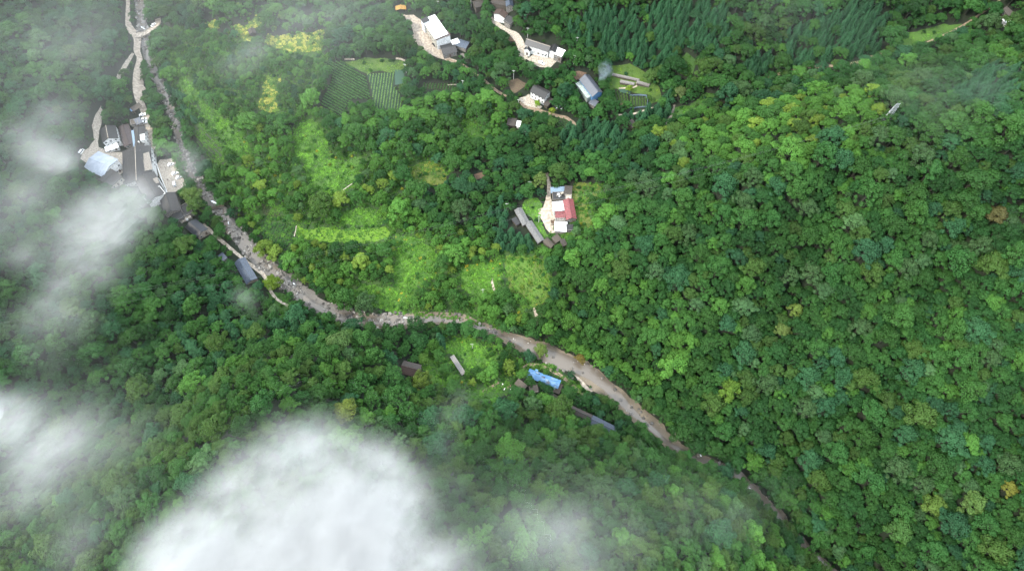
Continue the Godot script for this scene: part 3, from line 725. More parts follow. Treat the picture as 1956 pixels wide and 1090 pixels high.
	meadow("the long bright strip along the upper river woods", [Vector2(-257, -381.1), Vector2(-250.3, -378.1), Vector2(-239.7, -355), Vector2(-224.5, -337.5), Vector2(-213.2, -322.5), Vector2(-216, -317.9), Vector2(-230.4, -334), Vector2(-245.5, -355)], mid_a, lush_b, 1.2, 0.6)
	meadow("the shady hollow between the two misty slopes", [Vector2(-225.4, -66.2), Vector2(-221.2, -72.3), Vector2(-213, -69.8), Vector2(-210.5, -61.3), Vector2(-219.9, -62.2)], mid_a, mid_b, 1.1, 0.6)
	meadow("the small glade east of the orchard trees", [Vector2(-34.3, -300.4), Vector2(-29.1, -302.4), Vector2(-24.4, -298.2), Vector2(-19, -290), Vector2(-26.3, -287), Vector2(-33.1, -291.9)], mid_a, lush_a, 1.1, 0.6)
	meadow("the terraced glade above the dark grove", [Vector2(-69.1, -263.9), Vector2(-57.4, -274.1), Vector2(-43.5, -266.8), Vector2(-43.2, -257.5), Vector2(-53.1, -254.6), Vector2(-60, -254.8)], mid_a, dry_b, 1.1, 0.7)
	meadow("the rough grass above the striped crops", [Vector2(-117.8, -352.8), Vector2(-102.4, -355), Vector2(-76.6, -353.1), Vector2(-72.4, -350), Vector2(-75.8, -344.9), Vector2(-81.2, -343.3), Vector2(-101.5, -343), Vector2(-107.1, -345)], mid_a, Color(0.115, 0.20, 0.035), 1.0, 0.45)
	meadow("the misty clearing at the foot of the wooded spur", [Vector2(-29.7, -116.8), Vector2(-16.3, -121.3), Vector2(-8.7, -124.2), Vector2(-0.9, -127), Vector2(-2.5, -119.6), Vector2(-14.4, -111.6), Vector2(-24.8, -109.6)], mid_a, lush_a, 1.0, 0.6)
	meadow("the grassy slope beside the hamlet track", [Vector2(-153.6, -185.1), Vector2(-143, -184.4), Vector2(-136.4, -173.4), Vector2(-139, -167.1), Vector2(-148.7, -173)], mid_a, lush_a, 1.0, 0.6)
	meadow("the grassy slope between the bank of trees and the striped field", [Vector2(-213.2, -322.5), Vector2(-197, -310.7), Vector2(-182.5, -296.8), Vector2(-177.5, -285.4), Vector2(-192.7, -288.1), Vector2(-206.2, -303.8), Vector2(-214.9, -316.1)], mid_a, lush_b, 1.1, 0.7)
	# yellow flowering plots
	for a in [[[Vector2(-227.9, -398.8), Vector2(-217.7, -398.7), Vector2(-215.3, -391.5), Vector2(-224.5, -391.5)], "the small yellow flowering patch near the hut"], [[Vector2(-204.2, -388.8), Vector2(-194.6, -390), Vector2(-189.5, -395.4), Vector2(-182.1, -393.7), Vector2(-183.1, -387.7), Vector2(-187.7, -386.5), Vector2(-193.1, -384.5), Vector2(-187.7, -379.3), Vector2(-186.4, -376), Vector2(-196.1, -376.8)], "the yellow flowering patch around the slate roofed hut"], [[Vector2(-178.1, -379.1), Vector2(-157.5, -377.7), Vector2(-133.8, -378), Vector2(-135.4, -370.1), Vector2(-137.8, -363.6), Vector2(-160.6, -363.2), Vector2(-173.8, -369.5)], "the broad yellow flowering patch under drifting mist"], [[Vector2(-178.1, -318.9), Vector2(-174.9, -330.4), Vector2(-173.3, -342.3), Vector2(-162.7, -342.5), Vector2(-162.7, -328.9), Vector2(-162.4, -317.6), Vector2(-164.8, -312.2), Vector2(-170.8, -312.5)], "the yellow flowering plot west of the maize"]]:
		meadow(a[1], a[0], Color(0.05, 0.12, 0.02), Color(0.12, 0.19, 0.03), 2.2, 0.75, 0.55, 2.4)
	# green ground under the loose shrubs of the valley floor
	for a in [[[Vector2(-257, -381.1), Vector2(-240.8, -354.3), Vector2(-222.3, -334.5), Vector2(-199.6, -312.9), Vector2(-179.7, -305.2), Vector2(-150.2, -304.6), Vector2(-132.2, -318.5), Vector2(-117.4, -307.5), Vector2(-99.4, -310.5), Vector2(-74.3, -311.2), Vector2(-35.3, -324.2), Vector2(-6.4, -318.7), Vector2(2.5, -304), Vector2(-27.1, -275.1), Vector2(-40.6, -261.7), Vector2(-57.7, -258.2), Vector2(-60.2, -237.5), Vector2(-49.6, -226.3), Vector2(-26, -225.2), Vector2(-5.9, -209.7), Vector2(26.6, -215.8), Vector2(47.2, -248), Vector2(65.8, -243.2), Vector2(63.9, -222.1), Vector2(44.8, -201.5), Vector2(26.2, -195.5), Vector2(23.1, -167.5), Vector2(7.2, -161.2), Vector2(-25.5, -164.6), Vector2(-71.3, -170.9), Vector2(-111.6, -184.3), Vector2(-140.4, -204.1), Vector2(-167.7, -228.9), Vector2(-188.5, -252.3), Vector2(-202.1, -272.2), Vector2(-222.7, -306.5), Vector2(-244.3, -339.2)], "low weeds between the terraces of the valley floor"], [[Vector2(-262.9, -401.2), Vector2(-223.7, -391.3), Vector2(-188.7, -374.9), Vector2(-171.7, -365.6), Vector2(-136.4, -364.8), Vector2(-125.1, -355.7), Vector2(-130.3, -339.2), Vector2(-134.6, -320.2), Vector2(-150.3, -305.7), Vector2(-179.7, -305.2), Vector2(-199.6, -312.9), Vector2(-220.1, -334), Vector2(-243.5, -357), Vector2(-256.7, -379.2)], "weeds under the young plantation"], [[Vector2(-47.7, -156.8), Vector2(-25.3, -157.6), Vector2(-5.8, -151.2), Vector2(7, -141), Vector2(26.2, -138.2), Vector2(44.8, -123.7), Vector2(41.3, -118.4), Vector2(26, -131.4), Vector2(6.9, -132.2), Vector2(0.6, -119), Vector2(-23.3, -110.5), Vector2(-35.7, -117.1), Vector2(-53.9, -122.7), Vector2(-53.9, -137.6)], "weeds around the glade below the river"]]:
		var poly := soften(a[0], 1.5, 5.0)
		tag(piece("weeds", draped(poly, 0.03, 0, Color(0.022, 0.06, 0.012), Color(0.055, 0.13, 0.022)), mats.soil_cover), "ground covered by " + a[1], "", "", "stuff")
		tufts(stuff("grass", a[1]), poly, 0.6, Color(0.035, 0.10, 0.018), Color(0.085, 0.19, 0.028), 0.85)
	# crops
	var dk_a := Color(0.03, 0.085, 0.028)
	var dk_b := Color(0.055, 0.125, 0.035)
	crop("dark green maize in close rows beside the striped plot", [Vector2(-133.5, -353.7), Vector2(-119.3, -352.4), Vector2(-102.7, -340.4), Vector2(-96.9, -320.9), Vector2(-110.4, -321.4), Vector2(-117.5, -308.8), Vector2(-132.2, -318.5), Vector2(-125.1, -339)], Vector2(-107.5, -321.3) - Vector2(-130.8, -336.2), 1.9, 0.42, 0.72, Color(0.045, 0.115, 0.04), Color(0.075, 0.16, 0.05), Color(0.010, 0.022, 0.010), 1.6)
	crop("pale green seedling rows on dark mulch", [Vector2(-101.4, -341.7), Vector2(-81.9, -342.4), Vector2(-82, -331.1), Vector2(-76.4, -323.4), Vector2(-74.4, -312.4), Vector2(-94.2, -313.6), Vector2(-95.5, -321.2), Vector2(-99.5, -336)], Vector2(-86.8, -316.3) - Vector2(-85.6, -337.7), 2.0, 0.5, 0.55, Color(0.10, 0.20, 0.06), Color(0.17, 0.27, 0.09), Color(0.018, 0.06, 0.03), 1.2)
	crop("tea like hedge rows on the upper plot beside the river", [Vector2(-165, -234), Vector2(-140.9, -230.6), Vector2(-141.5, -221.7), Vector2(-163.6, -227.5)], Vector2(-152.7, -223.4) - Vector2(-149.4, -230.8), 1.9, 0.5, 0.75, dk_a, dk_b, Color(0.025, 0.045, 0.02), 1.0)
	crop("tea like hedge rows on the lower plot beside the river", [Vector2(-163.5, -226.4), Vector2(-142.1, -220.7), Vector2(-146.5, -213.8), Vector2(-153.6, -213.6), Vector2(-161.4, -220.5)], Vector2(-152, -215.3) - Vector2(-148.8, -223.8), 1.9, 0.5, 0.75, dk_a, dk_b, Color(0.025, 0.045, 0.02), 1.0)
	crop("mixed vegetables on the small plot near the big round tree", [Vector2(-166.2, -246.6), Vector2(-154.8, -242.1), Vector2(-151.5, -237.1), Vector2(-160.1, -237.1), Vector2(-164.9, -241.1)], Vector2(-157.7, -238) - Vector2(-156.1, -244), 1.6, 0.55, 0.6, dk_b, Color(0.09, 0.12, 0.045), Color(0.05, 0.05, 0.03), 1.0)
	crop("bean rows on poles beside the blue netting", [Vector2(68.4, -323.1), Vector2(78.7, -318.4), Vector2(78.2, -309.2), Vector2(68.8, -315.7)], Vector2(75, -313.1) - Vector2(73.7, -322.9), 1.9, 0.45, 0.6, Color(0.05, 0.12, 0.03), Color(0.10, 0.17, 0.05), Color(0.035, 0.06, 0.025), 1.8)
	crop("bean rows in the square fenced plot", [Vector2(80.1, -317.5), Vector2(90.2, -315.5), Vector2(90.4, -308), Vector2(79.5, -308.2)], Vector2(85.2, -307.4) - Vector2(85.5, -316.7), 1.9, 0.45, 0.6, Color(0.05, 0.12, 0.03), Color(0.10, 0.17, 0.05), Color(0.035, 0.06, 0.025), 1.8)
	crop("low vegetable rows inside the bend of the rutted track", [Vector2(28.2, -304.3), Vector2(34.5, -302.5), Vector2(40.7, -296.9), Vector2(33.3, -294.2), Vector2(26, -299.9)], Vector2(37.2, -296.6) - Vector2(31, -303), 1.7, 0.5, 0.6, dk_a, dk_b, Color(0.03, 0.045, 0.02), 1.0)
	crop("maize rows on the terrace below the orchard", [Vector2(-62.4, -333.5), Vector2(-39.9, -332.4), Vector2(-40.1, -327.3), Vector2(-61.5, -329.2)], Vector2(-49.9, -327.8) - Vector2(-49, -333.4), 2.0, 0.5, 0.6, dk_a, dk_b, Color(0.035, 0.045, 0.02), 1.4)
	crop("sparse rows on the slope beside the upper river", [Vector2(-223.3, -310.6), Vector2(-210.2, -303.6), Vector2(-194.2, -282.7), Vector2(-196.5, -276.8), Vector2(-209.1, -283.9), Vector2(-218.8, -297)], Vector2(-197.8, -283.2) - Vector2(-216.2, -303.4), 2.4, 0.6, 0.6, Color(0.06, 0.13, 0.03), Color(0.09, 0.17, 0.04), Color(0.035, 0.06, 0.025), 1.0)
	crop("young greens on the dug garden beside the small white house", [Vector2(-3.6, -332.7), Vector2(3.6, -334), Vector2(10.8, -329.1), Vector2(0.7, -321.5)], Vector2(7.9, -330.5) - Vector2(-1.1, -334.4), 1.5, 0.7, 0.22, Color(0.10, 0.15, 0.05), Color(0.14, 0.19, 0.06), Color(0.15, 0.105, 0.075), 0.7)
	yard("garden_plot", "dug brown garden plot behind the grey barn", [Vector2(40, -333.6), Vector2(45.6, -335.3), Vector2(50.9, -333.7), Vector2(47.8, -331.1), Vector2(43.9, -329.6)], mats.garden_soil)
	yard("garden_plot", "tiny bare brown plot among the terraces", [Vector2(-25.1, -261.6), Vector2(-19.3, -263.2), Vector2(-17.8, -259.6), Vector2(-23.3, -257.5)], mats.garden_soil)
	yard("garden_plot", "bare red soil plot beside the bending lane", [Vector2(-4.4, -366.6), Vector2(0, -363.9), Vector2(2.2, -360), Vector2(-2.9, -361.9)], mats.garden_soil)
	yard("garden_plot", "bare red soil beside the fenced beans", [Vector2(69.2, -315.7), Vector2(74.9, -312.2), Vector2(74.1, -309.7), Vector2(69.4, -312.4)], mats.garden_soil)
	yard("netting", "dark green crop netting spread over a garden bed", [Vector2(72.7, -323.7), Vector2(81, -322.8), Vector2(80.1, -318.7), Vector2(73.3, -321.4)], mats.net, 0.5, 0.1)
	yard("netting", "dark green ground netting beside the striped crops", [Vector2(-82.1, -345), Vector2(-75.4, -344.9), Vector2(-74.8, -333.2), Vector2(-81.3, -332.4)], mats.net, 0.13, 0.2)
	# low field walls and edging
	for a in [[[Vector2(-118.3, -354.6), Vector2(-115, -355), Vector2(-111.2, -354.4)], 1.0, "pale stone edging along the top of the rough grass"], [[Vector2(-81.8, -354.2), Vector2(-78.8, -353.7), Vector2(-75.8, -352.3), Vector2(-72.8, -350.4)], 1.2, "pale broken stone wall at the corner of the rough grass"], [[Vector2(-141.2, -222.4), Vector2(-140.5, -226.2), Vector2(-140.4, -229.5)], 0.5, "white plastic edging beside the tea like hedge rows"], [[Vector2(-44.6, -331.6), Vector2(-38.8, -331.9), Vector2(-34, -330.5)], 0.5, "brown stone edging at the end of the maize terrace"], [[Vector2(-109.3, -249), Vector2(-105.2, -250.3), Vector2(-101.1, -250.9)], 0.5, "pale log edging on the middle terrace"], [[Vector2(-111.4, -253.3), Vector2(-107.1, -256.5), Vector2(-104.4, -258.6)], 0.5, "dark log edging on the middle terrace"], [[Vector2(-35.1, -260.4), Vector2(-32.3, -258.7), Vector2(-28.1, -257)], 0.5, "pale log lying at the edge of the dark grove"]]:
		low_wall("field_wall", a[2], a[0], a[1], 0.7, mats.pale_concrete)
	low_wall("bean_fence", "pale blue net fence round the square bean plot", [Vector2(79.7, -317.9), Vector2(85.6, -317.5), Vector2(90.3, -316.3), Vector2(91.1, -312.6), Vector2(90.3, -307.5), Vector2(84.2, -307.5), Vector2(79.1, -307.3)], 0.15, 1.2, mats.tarp_pale)

func low_wall(called: String, label: String, line: Array, thick: float, tall: float, m: Material):
	var t := thing(called, label, "fence" if "fence" in called else "wall", on(line[0]))
	for k in line.size() - 1:
		var a := on(line[k])
		var b := on(line[k + 1])
		var v := tube(a + Vector3.UP * tall * 0.4, b + Vector3.UP * tall * 0.4, 0.1, 0.1, 4)
		v = PackedVector3Array()
		var d := (b - a).normalized()
		var sd := Vector3(-d.z, 0, d.x).normalized() * thick / 2.0
		var h := Vector3.UP * tall
		var dn := Vector3.DOWN * 0.5
		a -= d * 0.02 * k
		quad(v, a - sd + h, b - sd + h, b + sd + h, a + sd + h)
		quad(v, a - sd + dn, b - sd + dn, b - sd + h, a - sd + h)
		quad(v, a + sd + dn, a + sd + h, b + sd + h, b + sd + dn)
		quad(v, a - sd + dn, a - sd + h, a + sd + h, a + sd + dn)
		quad(v, b - sd + dn, b + sd + dn, b + sd + h, b - sd + h)
		for q in v.size(): v[q] -= t.position
		piece("wall_section", facets(v), m, t)

# ---------------------------------------------------------------- buildings
func slab(called: String, a: Vector3, b: Vector3, c: Vector3, d: Vector3, thick: float, m: Material, parent: Node, ribs := 0.0, rib_called := "roof_rib") -> MeshInstance3D:
	# a-b is the upper edge, d-c the lower edge
	var n := (b - a).cross(d - a).normalized()
	if n.y < 0: n = -n
	var t := n * thick
	var v := PackedVector3Array()
	quad(v, a, b, c, d)
	quad(v, a - t, d - t, c - t, b - t)
	quad(v, a, a - t, b - t, b)
	quad(v, b, b - t, c - t, c)
	quad(v, c, c - t, d - t, d)
	quad(v, d, d - t, a - t, a)
	var o := piece(called, facets(v), m, parent)
	if ribs > 0.0:
		var r := PackedVector3Array()
		var count := maxi(2, int(a.distance_to(b) / ribs))
		var wide := (b - a).normalized() * minf(0.14, ribs * 0.2)
		for k in count + 1:
			var p := a.lerp(b, clampf(float(k) / count, 0.012, 0.988))
			var q := d.lerp(c, clampf(float(k) / count, 0.012, 0.988))
			var up := n * 0.09
			var dn := n * 0.02
			quad(r, p - wide + up, p + wide + up, q + wide + up, q - wide + up)
			quad(r, p - wide - dn, p - wide + up, q - wide + up, q - wide - dn)
			quad(r, p + wide - dn, q + wide - dn, q + wide + up, p + wide + up)
			quad(r, q - wide - dn, q - wide + up, q + wide + up, q + wide - dn)
		tag(piece(rib_called, facets(r), m, o), "", "", "", "stuff")
	return o

func block(called: String, lo: Vector3, hi: Vector3, m: Material, parent: Node) -> MeshInstance3D:
	return piece(called, box(hi - lo), m, parent, (lo + hi) / 2.0)

func frame_of(corners: Array) -> Dictionary:
	var a: Vector2 = corners[0]
	var b: Vector2 = corners[1]
	var c: Vector2 = corners[2]
	var u := (b - a).normalized()
	var v := Vector2(-u.y, u.x)
	var w := (c - a).dot(v)
	var mid := (a + b) / 2.0 + (c - a) / 2.0
	if w < 0:
		w = -w
	return {"mid": mid, "l": a.distance_to(b), "w": w, "turn": atan2(-u.y, u.x)}

func mark_built(f: Dictionary, margin := 1.0):
	var u := Vector2(cos(f.turn), -sin(f.turn))
	var v := Vector2(-u.y, u.x)
	var reach: float = (f.l + f.w) / 2.0 + margin
	for j in range(int((f.mid.y - reach - Z0) / MC), int((f.mid.y + reach - Z0) / MC) + 1):
		for i in range(int((f.mid.x - reach - X0) / MC), int((f.mid.x + reach - X0) / MC) + 1):
			var p: Vector2 = Vector2(X0 + (i + 0.5) * MC, Z0 + (j + 0.5) * MC) - f.mid
			if i >= 0 and j >= 0 and i < mnx and j < mnz and absf(p.dot(u)) < f.l / 2 + margin and absf(p.dot(v)) < f.w / 2 + margin:
				cover[j * mnx + i] |= BUILT

func house(called: String, label: String, category: String, corners: Array, tall: float, kind: String, rise: float, wall: Material, roof: Material, how := {}) -> Node3D:
	var f := frame_of(corners)
	mark_built(f)
	var mid: Vector2 = f.mid
	var t := thing(called, label, category, on(mid), f.turn, how.get("group", ""))
	var l: float = f.l / 2.0 - how.get("inset", 0.0)
	var w: float = f.w / 2.0 - how.get("inset", 0.0)
	var o: float = how.get("over", 0.45)
	var ribs: float = how.get("ribs", 1.0)
	var foot := -2.5
	# walls
	var v := PackedVector3Array()
	var y := tall - 0.02
	var p := [Vector3(-l, 0, -w), Vector3(l, 0, -w), Vector3(l, 0, w), Vector3(-l, 0, w)]
	if how.get("open", false):
		for q in p: piece("post", box(Vector3(0.2, tall + 1.5, 0.2)), mats.wood, t, q * 0.94 + Vector3(0, tall / 2 - 0.8, 0))
	else:
		for k in 4:
			var a: Vector3 = p[k]
			var b: Vector3 = p[(k + 1) % 4]
			quad(v, a + Vector3(0, foot, 0), b + Vector3(0, foot, 0), b + Vector3(0, y, 0), a + Vector3(0, y, 0))
		if kind == "gable_x":
			for sg in [-1, 1]: v.append_array([Vector3(sg * l, y, -w), Vector3(sg * l, y, w), Vector3(sg * l, y + rise - 0.12, 0)])
		elif kind == "gable_z":
			for sg in [-1, 1]: v.append_array([Vector3(-l, y, sg * w), Vector3(l, y, sg * w), Vector3(0, y + rise - 0.12, sg * w)])
		elif kind == "mono":
			# higher on the -z side
			v.append_array([p[0] + Vector3(0, y, 0), p[1] + Vector3(0, y, 0), p[1] + Vector3(0, y + rise - 0.1, 0), p[0] + Vector3(0, y, 0), p[1] + Vector3(0, y + rise - 0.1, 0), p[0] + Vector3(0, y + rise - 0.1, 0)])
			for sg in [-1, 1]: v.append_array([Vector3(sg * l, y, -w), Vector3(sg * l, y, w), Vector3(sg * l, y + rise - 0.1, -w)])
		quad(v, p[0] + Vector3(0, y, 0), p[1] + Vector3(0, y, 0), p[2] + Vector3(0, y, 0), p[3] + Vector3(0, y, 0))
		piece("wall", facets(v), wall, t)
	# roof
	if kind == "gable_x":
		for sg in [-1, 1]:
			var drop := rise * o / w
			slab("roof_slope", Vector3(-l - o, tall + rise, 0), Vector3(l + o, tall + rise, 0), Vector3(l + o, tall - drop, sg * (w + o)), Vector3(-l - o, tall - drop, sg * (w + o)), 0.16, how.get("roof2", roof) if sg < 0 else roof, t, ribs)
		piece("ridge_cap", facets(tube(Vector3(-l - o, tall + rise + 0.04, 0), Vector3(l + o, tall + rise + 0.04, 0), 0.22, 0.22)), how.get("cap", roof), t)
	elif kind == "gable_z":
		for sg in [-1, 1]:
			var drop := rise * o / l
			slab("roof_slope", Vector3(0, tall + rise, -w - o), Vector3(0, tall + rise, w + o), Vector3(sg * (l + o), tall - drop, w + o), Vector3(sg * (l + o), tall - drop, -w - o), 0.16, how.get("roof2", roof) if sg < 0 else roof, t, ribs)
		piece("ridge_cap", facets(tube(Vector3(0, tall + rise + 0.04, -w - o), Vector3(0, tall + rise + 0.04, w + o), 0.22, 0.22)), how.get("cap", roof), t)
	elif kind == "mono":
		slab("roof", Vector3(-l - o, tall + rise, -w - o), Vector3(l + o, tall + rise, -w - o), Vector3(l + o, tall - rise * o / w, w + o), Vector3(-l - o, tall - rise * o / w, w + o), 0.16, roof, t, ribs)
	elif kind == "flat":
		block("roof", Vector3(-l - o * 0.4, tall - 0.05, -w - o * 0.4), Vector3(l + o * 0.4, tall + 0.16, w + o * 0.4), roof, t)
		if how.get("parapet", true):
			var e: float = o * 0.4
			for sg in [-1, 1]:
				block("parapet", Vector3(-l - e, tall + 0.163, sg * (w + e) - (0.25 if sg > 0 else 0.0)), Vector3(l + e, tall + 0.62, sg * (w + e) + (0.25 if sg < 0 else 0.0)), wall, t)
				block("parapet", Vector3(sg * (l + e) - (0.25 if sg > 0 else 0.0), tall + 0.163, -w - e + 0.253), Vector3(sg * (l + e) + (0.25 if sg < 0 else 0.0), tall + 0.62, w + e - 0.253), wall, t)
	# windows and doors: [side, how many, floors]
	for q in how.get("windows", []):
		var across: float = l if q[0] in ["S", "N"] else w
		var out: float = w if q[0] in ["S", "N"] else l
		var turn: float = {"S": 0.0, "N": PI, "E": PI / 2, "W": -PI / 2}[q[0]]
		for fl in q[2]:
			for k in q[1]:
				var at := Vector3((k + 0.5) / q[1] * 2.0 * across - across, fl * 3.0 + 1.75, out + 0.01)
				if at.y + 0.8 > tall: continue
				if fl == 0 and k == int(q[1] / 2) and q[0] == how.get("door", "S"):
					piece("door", box(Vector3(1.3, 2.3, 0.12)), mats.door, t, (at + Vector3(0, -0.6, 0)).rotated(Vector3.UP, turn), Vector3(0, turn, 0))
					continue
				var win := piece("window", box(Vector3(1.3, 1.5, 0.1)), mats.frame, t, at.rotated(Vector3.UP, turn), Vector3(0, turn, 0))
				for sg in [-1, 1]: piece("pane", box(Vector3(0.5, 1.25, 0.05)), mats.glass, win, Vector3(sg * 0.29, 0, 0.04))
	if how.has("chimney"):
		var cp: Vector3 = how.chimney
		piece("chimney", box(Vector3(0.7, 1.8, 0.7)), wall, t, Vector3(cp.x * l, tall + rise * 0.6 + 0.5, cp.z * w))
	return t

func make_hamlet():
	house("house", "white two storey house with dark gabled roof west of the long purple roof", "house", [Vector2(-282.1, -302.5), Vector2(-273, -306.3), Vector2(-280.7, -291)], 6.0, "gable_z", 2.4, mats.white, mats.dark_tile, {"windows": [["E", 4, 2], ["S", 3, 2]], "cap": mats.pale_concrete})
	house("annex", "small white annex with pale awning against the front gable of the white house", "annex", [Vector2(-279.5, -290.2), Vector2(-272.5, -293.6), Vector2(-278, -287.8)], 2.8, "mono", 0.6, mats.white, mats.white_roof, {"windows": [["S", 2, 1]]})
	house("long_house", "long house under a plain purple brown roof in the hamlet", "house", [Vector2(-271.2, -307.4), Vector2(-265.6, -310.2), Vector2(-267, -288.9)], 6.0, "gable_z", 0.7, mats.concrete, mats.purple, {"windows": [["S", 2, 2]]})
	house("house", "grey roofed house with white windowed side facing the parked cars", "house", [Vector2(-263.4, -305), Vector2(-256.1, -306.4), Vector2(-258.2, -287.2)], 6.6, "gable_z", 1.2, mats.white, mats.grey_tile, {"windows": [["E", 5, 2]], "chimney": Vector3(0.3, 0, 0.5)})
	house("skylight_strip", "narrow pale blue roof strip beside the purple brown roof", "roof", [Vector2(-263.2, -303.1), Vector2(-261.8, -303.6), Vector2(-258.6, -288.7)], 7.1, "flat", 0.0, mats.blue_grey, mats.tarp_pale, {"parapet": false, "over": 0.1})
	house("stair_tower", "white stair tower rising through the grey roof by the lane", "stair tower", [Vector2(-255, -297.5), Vector2(-252.2, -298.3), Vector2(-253.2, -292.7)], 9.0, "flat", 0.0, mats.white, mats.white_roof, {"windows": [["E", 1, 3]], "over": 0.2})
	house("shed", "jumble of grey lean-to roofs north of the grey roofed house", "shed", [Vector2(-266, -312.1), Vector2(-261.6, -313.6), Vector2(-265.1, -307.9)], 4.0, "flat", 0.0, mats.concrete, mats.weathered, {"parapet": true})
	house("shed", "small shed with smooth grey metal roof beside two white cars", "shed", [Vector2(-262.8, -312.3), Vector2(-260, -314.2), Vector2(-261, -308.3)], 4.6, "mono", 0.5, mats.concrete, mats.barn, {})
	house("shelter", "roadside shelter under faded blue and grey tarpaulin", "shelter", [Vector2(-266.7, -321.7), Vector2(-262.4, -326), Vector2(-265.5, -318.6)], 3.0, "mono", 0.5, mats.wood, mats.weathered, {"open": true})
	house("tarp_awning", "bright blue tarpaulin edge hanging from the roadside shelter", "tarpaulin", [Vector2(-267.3, -320.7), Vector2(-266.5, -321.3), Vector2(-266.8, -318.5)], 2.2, "mono", 0.4, mats.tarp_blue, mats.tarp_blue, {"open": true, "over": 0.1})
	house("warehouse", "broad building with a smooth blue grey metal gable roof", "building", [Vector2(-281, -271.1), Vector2(-275, -284.5), Vector2(-270.4, -256.4)], 6.0, "gable_z", 1.8, mats.white, mats.blue_grey, {"windows": [["E", 3, 1], ["S", 4, 1]], "ribs": 2.0})
	house("annex", "white flat topped block on the east side of the blue grey roof", "annex", [Vector2(-270.1, -273.9), Vector2(-268.3, -276.3), Vector2(-265.9, -267)], 5.0, "flat", 0.0, mats.white, mats.white_roof, {"windows": [["S", 2, 1]]})
	house("house", "low grey roofed house half hidden by mist below the blue grey roof", "house", [Vector2(-268.8, -260.3), Vector2(-263.5, -268.1), Vector2(-262.7, -250.1)], 4.0, "gable_x", 1.6, mats.cream, mats.grey_tile, {"windows": [["S", 3, 1]]})
	house("guest_house", "big hall with a wide dark tiled roof and white east front", "building", [Vector2(-265.9, -282.6), Vector2(-248.4, -287.4), Vector2(-253, -257.2)], 7.0, "gable_z", 2.2, mats.white, mats.dark_tile, {"windows": [["E", 8, 2], ["S", 4, 2]], "cap": mats.pale_concrete})
	house("roof_terrace", "pale ribbed roof panel set on the wide dark tiled roof", "roof", [Vector2(-251.1, -279.6), Vector2(-245.4, -281.9), Vector2(-244.5, -266.5)], 8.6, "mono", 0.1, mats.white, mats.pale_panel, {"ribs": 0.8, "over": 0.1})
	house("guest_house", "white fronted wing with stepped grey roofs beside the car park", "building", [Vector2(-247.5, -259.2), Vector2(-237.3, -266.2), Vector2(-236.6, -241.4)], 6.6, "gable_z", 1.8, mats.white, mats.grey_tile, {"windows": [["E", 8, 2], ["S", 4, 2]]})
	house("roof_terrace", "small pale roof panel on the wing beside the car park", "roof", [Vector2(-238.6, -258.7), Vector2(-234.2, -261.1), Vector2(-236.2, -254.8)], 8.2, "mono", 0.1, mats.white, mats.pale_panel, {"ribs": 0.8, "over": 0.1})
	house("annex", "building end under a flat pale roof with small skylights in thin mist", "annex", [Vector2(-239.9, -246.2), Vector2(-231, -254.3), Vector2(-234.9, -240.6)], 6.2, "flat", 0.0, mats.white, mats.shed_roof, {"windows": [["E", 2, 2]]})
	house("barn", "old barn with a rounded dark grey roof south of the car park", "barn", [Vector2(-230.1, -247.3), Vector2(-221.5, -251.5), Vector2(-224.3, -233.6)], 5.0, "gable_z", 2.4, mats.concrete, mats.grey_tile, {"windows": [["S", 3, 1]], "ribs": 1.3})
	house("annex", "low flat grey concrete annex beside the rounded barn", "annex", [Vector2(-217.3, -243.2), Vector2(-213.1, -246.2), Vector2(-213.8, -234.7)], 3.2, "flat", 0.0, mats.concrete, mats.grey_tile, {})
	house("shed", "dark lean-to shed below the rounded barn", "shed", [Vector2(-220.7, -236.5), Vector2(-216.3, -239.2), Vector2(-217.6, -230.7)], 3.0, "mono", 0.6, mats.concrete, mats.dark_tile, {})
	house("house", "isolated house with a glossy blue black gabled roof by the track", "house", [Vector2(-209.8, -226.9), Vector2(-204.9, -233.1), Vector2(-201.9, -218.4)], 4.0, "gable_z", 1.9, mats.pale_concrete, mats.black_tile, {"windows": [["S", 2, 1], ["E", 3, 1]], "ribs": 1.2})
	house("terrace", "cluttered concrete terrace above the blue black roof", "terrace", [Vector2(-217.2, -234), Vector2(-211.7, -238.8), Vector2(-214.9, -230.3)], 1.0, "flat", 0.0, mats.concrete, mats.pale_concrete, {})
	for a in [[Vector2(-215.7, -232.7), 1.1], [Vector2(-214.5, -236.2), 0.9], [Vector2(-211.5, -233.1), 1.3], [Vector2(-215.8, -236.4), 0.8]]:
		var b := thing("water_tank", "small white tank standing on the cluttered concrete terrace", "tank", on(a[0], 1.1), 0.0, "tanks on the terrace")
		var cy := CylinderMesh.new()
		cy.top_radius = a[1] * 0.45
		cy.bottom_radius = a[1] * 0.5
		cy.height = a[1]
		cy.radial_segments = 12
		piece("tank_body", cy, mats.white, b, Vector3(0, a[1] / 2, 0))
		piece("lid", box(Vector3(0.4, 0.1, 0.4)), mats.concrete, b, Vector3(0, a[1] + 0.05, 0))
	house("house", "long lean-to with a ribbed slate blue roof beside the riverside track", "house", [Vector2(-178.4, -202.1), Vector2(-172.9, -205.9), Vector2(-164.7, -189.9)], 3.0, "gable_z", 1.3, mats.pale_concrete, mats.steel_blue, {"ribs": 1.2})
	house("shed", "little slate blue roof peeping out above the riverside lean-to", "shed", [Vector2(-186, -207.5), Vector2(-184.3, -209.2), Vector2(-183.5, -203.7)], 3.0, "mono", 0.6, mats.concrete, mats.navy, {})
	# wall along the car park, bridges
	low_wall("boundary_wall", "low white wall between the hamlet fronts and the car park", [Vector2(-245.4, -283.6), Vector2(-240.9, -275.1), Vector2(-236.1, -266.1), Vector2(-231.1, -257.4), Vector2(-229.1, -253.5)], 0.4, 1.1, mats.white)
	bridge()
	var fb := thing("footbridge", "narrow log footbridge crossing the stony river", "footbridge", on(Vector2(-197, -245.8), 1.4))
